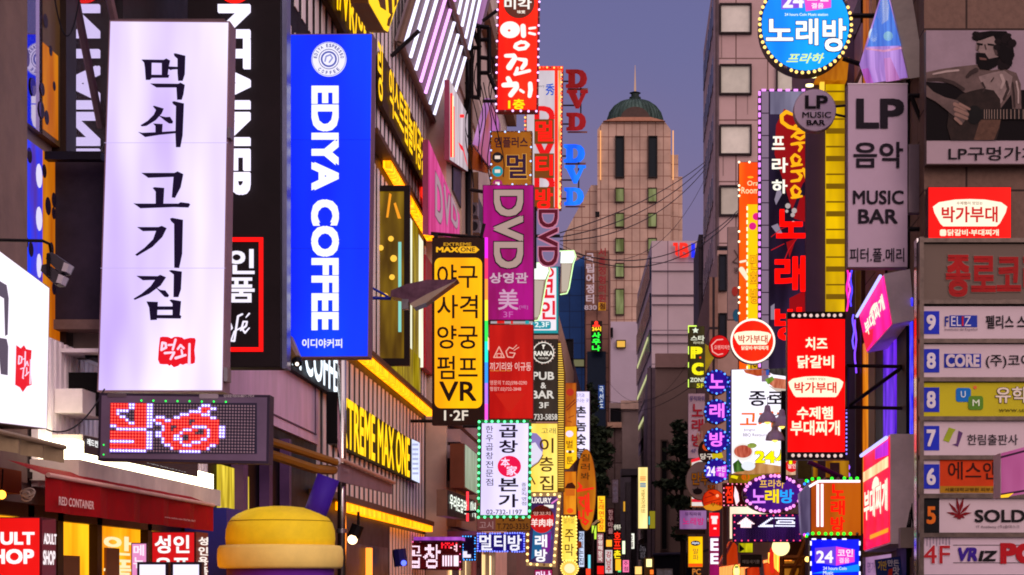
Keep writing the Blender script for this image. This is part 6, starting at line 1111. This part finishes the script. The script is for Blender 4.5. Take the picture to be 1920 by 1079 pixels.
# barn lamps
for i,(lx,ly,lab) in enumerate(((1439,792,'grey barn pendant lamp hanging in front of the barbecue poster, largest one'),(1466,800,'second grey barn lamp beside the red banner, half hidden by it'),(1453,826,'lowest grey barn lamp in front of the barbecue poster'))):
    r = thing('barn_lamp', lab, 'lamp', Wp(lx,ly,23.3), 'barn lamps before the barbecue poster'); c = Wp(lx,ly,23.3); k=1/F*23.3
    mesh('shade', MB().lathe(c, [(18*k,0),(17*k,6*k),(13*k,14*k),(7*k,19*k),(5*k,30*k),(3*k,32*k)], 20), M('#c4b0c8',.6,0), r)
    mesh('bulb', MB().ball(c+Vector((0,0,.01)), 6*k), E('#ffd060',2), r); mesh('stem', MB().tube([c+Vector((0,0,31*k)),c+Vector((0,0,46*k)),c+Vector((14*k,.05,52*k)),c+Vector((36*k,.1,40*k))], .008, 6), DARK, r)
r = thing('lamp_post', 'dark post carrying the barn lamps beside the red banner', 'post', Wp(1469,900,23.5)); mesh('post', MB().box(Wp(1465,0,23.4).x,Wp(1474,0,23.4).x,23.4,23.5,zr(905,23.4),zr(733,23.4)), DARK, r)
s = Sg('yellow hoarding with dark outline letters peeking above the barbecue poster', 27, (1408,672,1480,694), E('#e8b810',.9,.2,2), '#6a4a10', .15, 1); s.t('아메리칸',1412,678,1460,693,M('#4a2c10'),.03); s.ps([(1437+i*14,672,1444+i*14,674) for i in range(3)],'#f0a0ff',3,'light_dash')
# lower cluster
s = Sg('purple oval karaoke sign ringed with pink bulbs', 24, ell(1449.5,926,57,37,56), E('#4a1480',.85,.1), '#3a1050', .25, 3, name='oval_sign')
s.bulbs(ell(1449.5,926,53,33.5,38), 38, 3.3, [bulbm('#ff90e8',1.5),bulbm('#ff90e8',1.5),bulbm('#ffa0f0',1.6),M('#8a4a8a',.4)], 2)
s.t('프라하',1424,900,1470,916,'#ffc840',.01)
for ch,x0_,c_ in (('노',1409,'#e080ff'),('래',1434,'#ffd800'),('방',1462,'#20a0ff')): s.t(ch,x0_,918,x0_+26,944,E(c_,1.2,lamp=False),.03,k=4)
s = Sg('violet LED board with a white up arrow and half a word under the purple oval', 23.5, (1374,964,1503,1017), E('#38105c',.5,.3,3), '#241030', .18, 1.5, name='led_board')
AR = ['......W......','.....WWW.....','....WWWWW....','...WWWWWWW...','..WWWWWWWWW..','.WWWWWWWWWWW.','...WWWWWWW...','...WWWWWWW...','...WWWWWWW...']
led(s, AR, 1381, 971, 2.9, 2.2, 13, {'W':('#ffe8f0',1.4)}, .55, '#4a2058', glowk={'W':'#e02040'})
led(s, ['.........WW','........WW.','.......WW..','......WW...','.....WW....','....WW.....','...WWWWWWWW','..WWWWWWWWW'], 1417, 972, 3.1, 2.2, 11, {'W':('#f0f0ff',1.4)}, .55, '#4a2058', glowk={'W':'#8060e0'})
led(s, ['WWWWWWWWWWWWW','.............','..WWWWWWWWWW.','.WW........WW','.WWWWWWWWWWWW','.............','WWWWWWWWWWWWW'], 1454, 972, 2.9, 2.4, 13, {'W':('#f0f0ff',1.4)}, .55, '#4a2058', glowk={'W':'#8060e0'})
mb = MB()
for i in range(40):
    for j in range(9): mb.prism([s.Q(q_,3) for q_ in ell(1380+i*3,995+j*2.1,.7,.7,5)], -s.N*.003)
mesh('led_dots', mb, M('#6a4080',.4), s.root); s.bulbs([(1377,967),(1500,967),(1500,1014),(1377,1014)], 28, 1.4, [bulbm('#ff4070',2)], 3)
s = Sg('small red neon board with one letter and a white flame beside the purple oval', 25.5, (1355,906,1400,950), M('#5a0c18',.4), '#3a1018', .15, 1, name='led_board'); s.t('점',1360,911,1374,944,E('#ff3010',1.1,lamp=False),.03); s.p([(1378,912),(1384,925),(1386,940),(1380,948),(1376,930)],E('#ffd0d8',1.4,lamp=False),3,'flame'); s.bulbs([(1357,908),(1398,908),(1398,948),(1357,948)], 20, 1.2, [bulbm('#ff80a0',2)], 3)
s = Sg('orange red disc sign below the column of violet discs', 27, ell(1337,938,20.5,20.5,32), E('#d83808',.85,.3,2), '#6a1c08', .15, 1, name='round_sign'); s.brush([[(1322,934,1.5),(1342,928,1.2)],[(1322,944,1.5),(1350,936,1.2)],[(1330,924,3),(1338,928,3)]], '#8a1408'); s.p(ell(1345,930,3,3,8),'#ffb080'); s.t('부대',1332,942,1352,950,M('#5a1408'),.01); s.p([(1318,950),(1337,944),(1356,950),(1350,956),(1337,958.5),(1324,956)],E('#e8901c',.9,lamp=False),1.8,'amber_foot')
s = Sg('narrow column with red blocks and white sideways letters below the orange red disc', 28, (1330,962,1349,1085), E('#a01060',.7,.2), '#3a1030', .2, .8); s.p((1330,962,1349,1006),E('#f00c18',1.1),2,'red_block'); s.ps([(1333,968,1346,973),(1335,973,1344,983),(1338,990,1343,993)],'#ffe8e8',3); s.t('E',1332,1010,1347,1033,E('#f8f0ff',1.3,lamp=False),.04); s.t('E',1332,1038,1347,1058,E('#f8f0ff',1.3,lamp=False),.04)
s = Sg('white round dumpling sign with a black kettle, left of the violet discs', 29, ell(1314,902,28,36,40), M('#b09c94',.5,var=.08), '#6a5a54', .15, 1, name='round_sign', lit=False); s.t('만두',1297,886,1330,910,M('#e8a020'),.03,ol=M('#3a2418')); s.p(ell(1308,922,9,6,14),M('#2a2024')); s.brush([[(1299,918,2),(1303,922,2)],[(1308,914,2),(1308,918,2)]],M('#2a2024')); s.t('5F',1326,910,1341,920,M('#d86a10'),.03,ol=M('#f0c030'))
s = Sg('angled white box with green letters and a red lip behind the dumpling sign', 31, [(1296,862),(1332,852),(1334,950),(1296,950)], E('#e8dcd8',.85,.1), '#d8a818', .3, 1); s.t('삼겹',1299,868,1330,886,M('#2a4a1c'),.02); s.p([(1296,862),(1332,852),(1332,858),(1296,868)],E('#e02030',1),2,'red_lip'); s.p((1297,936,1333,942),E('#d81830',.9),2,'red_lip')
s = Sg('dark disc billiards sign with a red ball above the dumpling sign', 30.5, ell(1326,846,17,22,30), M('#3a2824',.4), '#2a1c18', .12, 1, name='round_sign'); s.p(ell(1326,838,9,8,16),E('#d04818',.8)); s.t('당구',1313,851,1336,862,'#e0d0c0',.02); s.p([(1334,852),(1352,846),(1356,858),(1336,864)],E('#d0b810',.8),3,'yellow_tag')
r = thing('hand_sign', 'pale peace sign hand board sticking out above the billiards disc', 'sign', Wp(1312,840,32)); s = Sg('',32,(1305,808,1325,840),root=r,lit=False); s.brush([[(1308,814,4),(1312,828,5)],[(1316,810,4),(1316,826,5)],[(1313,830,13),(1318,840,12)],[(1322,826,4),(1325,832,4)]],M('#d8b8a8',.5),4,'hand'); s.p(ell(1330,808,18,16,20),M('#b89088'),1,'pink_disc')
s = Sg('lilac wide karaoke board low on the right with magenta letters', 45, (1274,957,1325,993), E('#a878b0',.65,.08), '#6a4a70', .2, .8); s.t('뮤직파워',1284,961,1314,968,M('#5a2c8a'),.02); s.t('노래방',1280,971,1320,985,E('#d0207a',.9,lamp=False),.025); mesh('shelf', MB().box(s.P(1266,0).x,s.P(1322,0).x,44.9,45.2,s.P(0,1002).z,s.P(0,994).z), M('#1c161a'), s.root); s.arm([(s.P(1326,975),s.P(1334,975))], .05, WHITE)
s = Sg('yellow lit stationery sign with a small dark oval emblem', 48, (1290,1006,1318,1064), E('#ffc408',1.0,.12), '#6a4a0c', .2, .8); s.p(ell(1304,1019,9,5,20),M('#1c2a5a')); s.t('Alpha',1297,1016,1311,1022,'#f0f0ff',.02); s.v('알파',1299,1029,1310,1051,M('#6a6a70'),.0); s.p((1291,1057,1317,1063),E('#f05010',1),2,'orange_strip'); s.t('PC',1298,1067,1314,1078,E('#d88030',.9,lamp=False),.02)
s = Sg('orange karaoke lightbox with red vertical letters framed by white tubes and green bulbs', 22.5, (1520,900,1615,1005), E('#c8600c',.75,.2,1.2), '#5a2c14', .4, 1)
s.v('노래방',1557,908,1584,997,E('#ff1806',1.15,lamp=False),.045,gap=.08)
for p,q_ in (((1517,913),(1534,903)),((1534,903),(1612,903)),((1533,908),(1533,988)),((1541,908),(1541,988))): mesh('white_tube', MB().tube([s.Q(p,4),s.Q(q_,4)],.016,6), E('#ffe8f8',1.8,lamp=False), s.root)
mesh('violet_side', MB().prism([s.Q(q_,0)-s.N*.01 for q_ in ((1500,925),(1519,905),(1519,1003),(1504,1002))],(0,.3,0)), E('#9080a8',.5,.4,3), s.root)
for y in (898,1001): s.bulbs([(1512,y+4),(1524,y),(1606,y)], 9, 3.2, [bulbm('#2060ff',2.0) if False else bulbm('#30ff30',1.8)], 5, 'green_bulb', False)
for (x,y,c_) in ((1508,908,'#3080ff'),(1514,903,'#30c0ff'),(1508,1003,'#d040ff'),(1514,1002,'#3080ff'),(1509,1005,'#ff4040')): s.dot((x,y),2.6,bulbm(c_,2),5)
s = Sg('blue coin karaoke sign with 24 on violet and pink tags, white dashes round it', 21.8, (1519,1010,1613,1100), E('#0a20ff',.95,.15), '#101a5a', .2, 2)
s.p([(1528,1027),(1565,1032),(1565,1060),(1528,1055)] if False else [(1528,1028),(1566,1025),(1566,1061),(1528,1054)],'#6a40e0',2,'violet_tag'); s.p([(1567,1025),(1602,1031),(1602,1054),(1567,1061)],'#f040d0',2.2,'pink_tag'); s.t('24',1530,1033,1562,1056,'#fff4ff',.025); s.t('코인',1570,1030,1599,1044,'#ffe8ff',.025); s.t('결음',1573,1046,1592,1056,'#ffd8ff',.02); s.t('24 hours Coin',1543,1063,1587,1069,'#e0e8ff',.02); s.p([(1521,1076),(1560,1068),(1611,1058),(1611,1072)],E('#1090ff',1,lamp=False),1.8,'pale_swoosh')
s.t('Music',1543,1071,1562,1078,'#e0e8ff',.02)
s.dashes([q_ for i in range(4) for q_ in ((1522+i*19,1010,1530+i*19,1012.5),(1519,1015+i*19,1521.5,1023+i*19),(1610.5,1015+i*19,1613,1023+i*19))], E('#e8e0ff',1.8,lamp=False))
s = Sg('small tilted blue board with white and yellow letters under the lower pink lightbox', 19.3, [(1641,1050),(1688,1043),(1692,1085),(1645,1090)], M('#1c2c6a',.4), '#14183a', .06, .8, lit=False); s.t('가만',1646,1052,1662,1070,M('#d8b030'),.02); s.t('만든',1664,1050,1685,1062,M('#d8d0d8'),.02); s.t('맛',1674,1063,1686,1078,M('#d8d0d8'),.02); s.p([(1666,1068),(1674,1066),(1672,1084),(1664,1084)],M('#c02818'))
s = Sg('lilac white side panel with faint violet letters beneath the lower pink lightbox', 19.6, [(1622,1045),(1672,1038),(1672,1100),(1622,1100)], E('#c898c8',.55,.15,2), '#6a4a6a', .2, 1); s.t('명가',1626,1054,1640,1074,M('#7a5ab0'),.0)
r = thing('meter_box', 'beige meter box with hanging cables under the lower pink lightbox', 'junction box', Wp(1690,1030,19.2)); mesh('box', MB().box(X(1686,19.2),X(1711,19.2),19.1,19.25,zr(1028,19.2),zr(990,19.2)), M('#9a8a80',.5), r); mb=MB()
for i in range(5): mb.tube([Wp(1700+i*2,990,19.2),Wp(1706+i,960-i*4,19.2),Wp(1712,975+i*6,19.2),Wp(1708-i*2,1045,19.2)],.006,5)
mesh('cables', mb, BLACK, r)
# pergola, globe, stalls
r = thing('globe_lamp', 'glowing cream globe lamp under the violet LED board', 'lamp', Wp(1464,1042,24)); mesh('globe', MB().ball(Wp(1464,1026,24),.115,18,12), E('#ffe8a0',1.6), r, smooth=True); mesh('cap', MB().lathe(Wp(1464,1012,24),[(.05,0),(.05,.04),(.01,.06)],12), DARK, r); mesh('rod', MB().tube([Wp(1464,1006,24),Wp(1464,990,24)],.01,6), DARK, r)
r = thing('timber_pergola', 'timber pergola roof beams behind the blue coin karaoke sign', 'pergola', Wp(1480,1090,25))
mb=MB()
for p,q_ in (((1462,1046),(1520,1046)),((1462,1062),(1520,1060)),((1480,1090),(1512,1010)),((1495,1095),(1522,1015)),((1505,1046),(1505,1110)),((1466,1046),(1466,1110))): mb.tube([Wp(*p,25),Wp(*q_,25)],.035,4)
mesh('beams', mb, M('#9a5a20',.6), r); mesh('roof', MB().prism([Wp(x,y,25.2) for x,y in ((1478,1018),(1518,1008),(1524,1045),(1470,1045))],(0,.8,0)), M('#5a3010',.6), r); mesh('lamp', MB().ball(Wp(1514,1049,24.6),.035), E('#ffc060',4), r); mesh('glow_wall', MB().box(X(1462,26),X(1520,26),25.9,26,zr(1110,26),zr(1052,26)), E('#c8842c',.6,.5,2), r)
r = thing('orange_tent', 'orange red tent flap beside the white lettered column', 'tent', Wp(1365,1060,27)); mesh('canvas', MB().prism([Wp(x,y,27) for x,y in ((1351,1060),(1374,1013),(1382,1024),(1384,1058))],(0,1.2,0)), E('#e05018',.6,.2,2), r); mesh('edge', MB().prism([Wp(x,y,26.9) for x,y in ((1347,1061),(1370,1015),(1374,1018),(1353,1061))],(0,.1,0)), M('#e06a78',.5), r)
s = Sg('dark panel with a yellow and black picture under the violet LED board', 25, (1384,1018,1412,1037), E('#c8c010',.8,.6,6), '#1c1410', .1, 1); s.p([(1386,1020),(1396,1030),(1386,1036)],M('#141010'))
s = Sg('dark menu board with pale letters beneath the yellow picture panel', 25.5, (1388,1040,1428,1064), M('#3a2c24',.5), '#2a201c', .1, 1, lit=False); s.t('매일새기쁨',1392,1050,1424,1057,M('#d8c8b8'),.01)
s = Sg('oval cream lamp sign near the bottom of the right row', 24.5, ell(1381,1072,8,14,20), E('#ffe060',1.1), '#6a4a10', .1, 1, name='oval_sign'); s.p(ell(1381,1072,5,9,14),'#f8f0b0'); s.p((1378,1062,1384,1065),'#4a6a20',3)
s = Sg('white lit shop panel behind the purple oval and the LED board', 26.5, (1367,948,1440,1012), E('#fff0d8',1.0,.15), '#8a6a50', .15, 1.5)
mesh('frame_leg', MB().box(s.P(1355,0).x,s.P(1362,0).x,26.4,26.6,s.P(0,1060).z,s.P(0,950).z), M('#7a4a40',.5), s.root)
s = Sg('red and white food poster under the corner of the barbecue poster', 26.2, (1438,864,1500,892), E('#d8b090',.8,.5,5), '#6a3020', .15, 1); s.p(ell(1484,874,12,12,20),E('#e01c20',1,lamp=False)); s.t('할인',1477,870,1492,879,'#ffd8d0',.02); s.p((1452,866,1462,890),E('#f07010',1.1),3,'orange_lamp')
s = Sg('mustard board with a small orange stamp below the barbecue poster', 26.8, (1366,888,1440,908), E('#a88410',.6,.3,3), '#5a4410', .15, 1); s.t('B1',1392,891,1404,899,E('#e06010',.9,lamp=False),.03); s.ring(1398,895,8,6,1,'#e06010',3); s.p([(1372,890),(1384,894),(1382,899),(1370,896)],E('#f0d810',1,lamp=False),3)
s = Sg('brown stone pier with a diagonal violet pipe below the red banner', 23.2, (1496,864,1522,898), M('#6a5a28',.7,var=.4,sc=4), '#4a3a20', .3, .5, name='pier', cat='pier'); mesh('pipe', MB().tube([Wp(1515,866,22.9),Wp(1580,896,22.9)],.03,8), M('#6a1c5a',.4), s.root)
s = Sg('amber striped wall slice seen between the red banner and the orange karaoke box', 24.2, (1524,864,1592,896), E('#b87c14',.6,.6,4), '#4a3414', .2, .5, name='wall_slice', cat='wall panel'); s.ps([(1533,864,1548,896),(1556,868,1574,896)],M('#4a3a4c'),2,'dark_pane')
s = Sg('red folded umbrella canopies glowing by the timber pergola', 26, [(1400,1066),(1440,1055),(1462,1075),(1462,1095),(1400,1095)], E('#e84818',.7,.4,3), '#6a2410', .4, 1, name='parasol', cat='parasol'); s.brush([[(1447,1030,7),(1446,1050,9),(1448,1072,8)]],E('#f02c18',.9,lamp=False),4,'folded_canopy'); s.brush([[(1425,1044,8),(1430,1095,9)]],M('#a89098'),6,'pole')
bpy.data.scenes.remove(TMP)
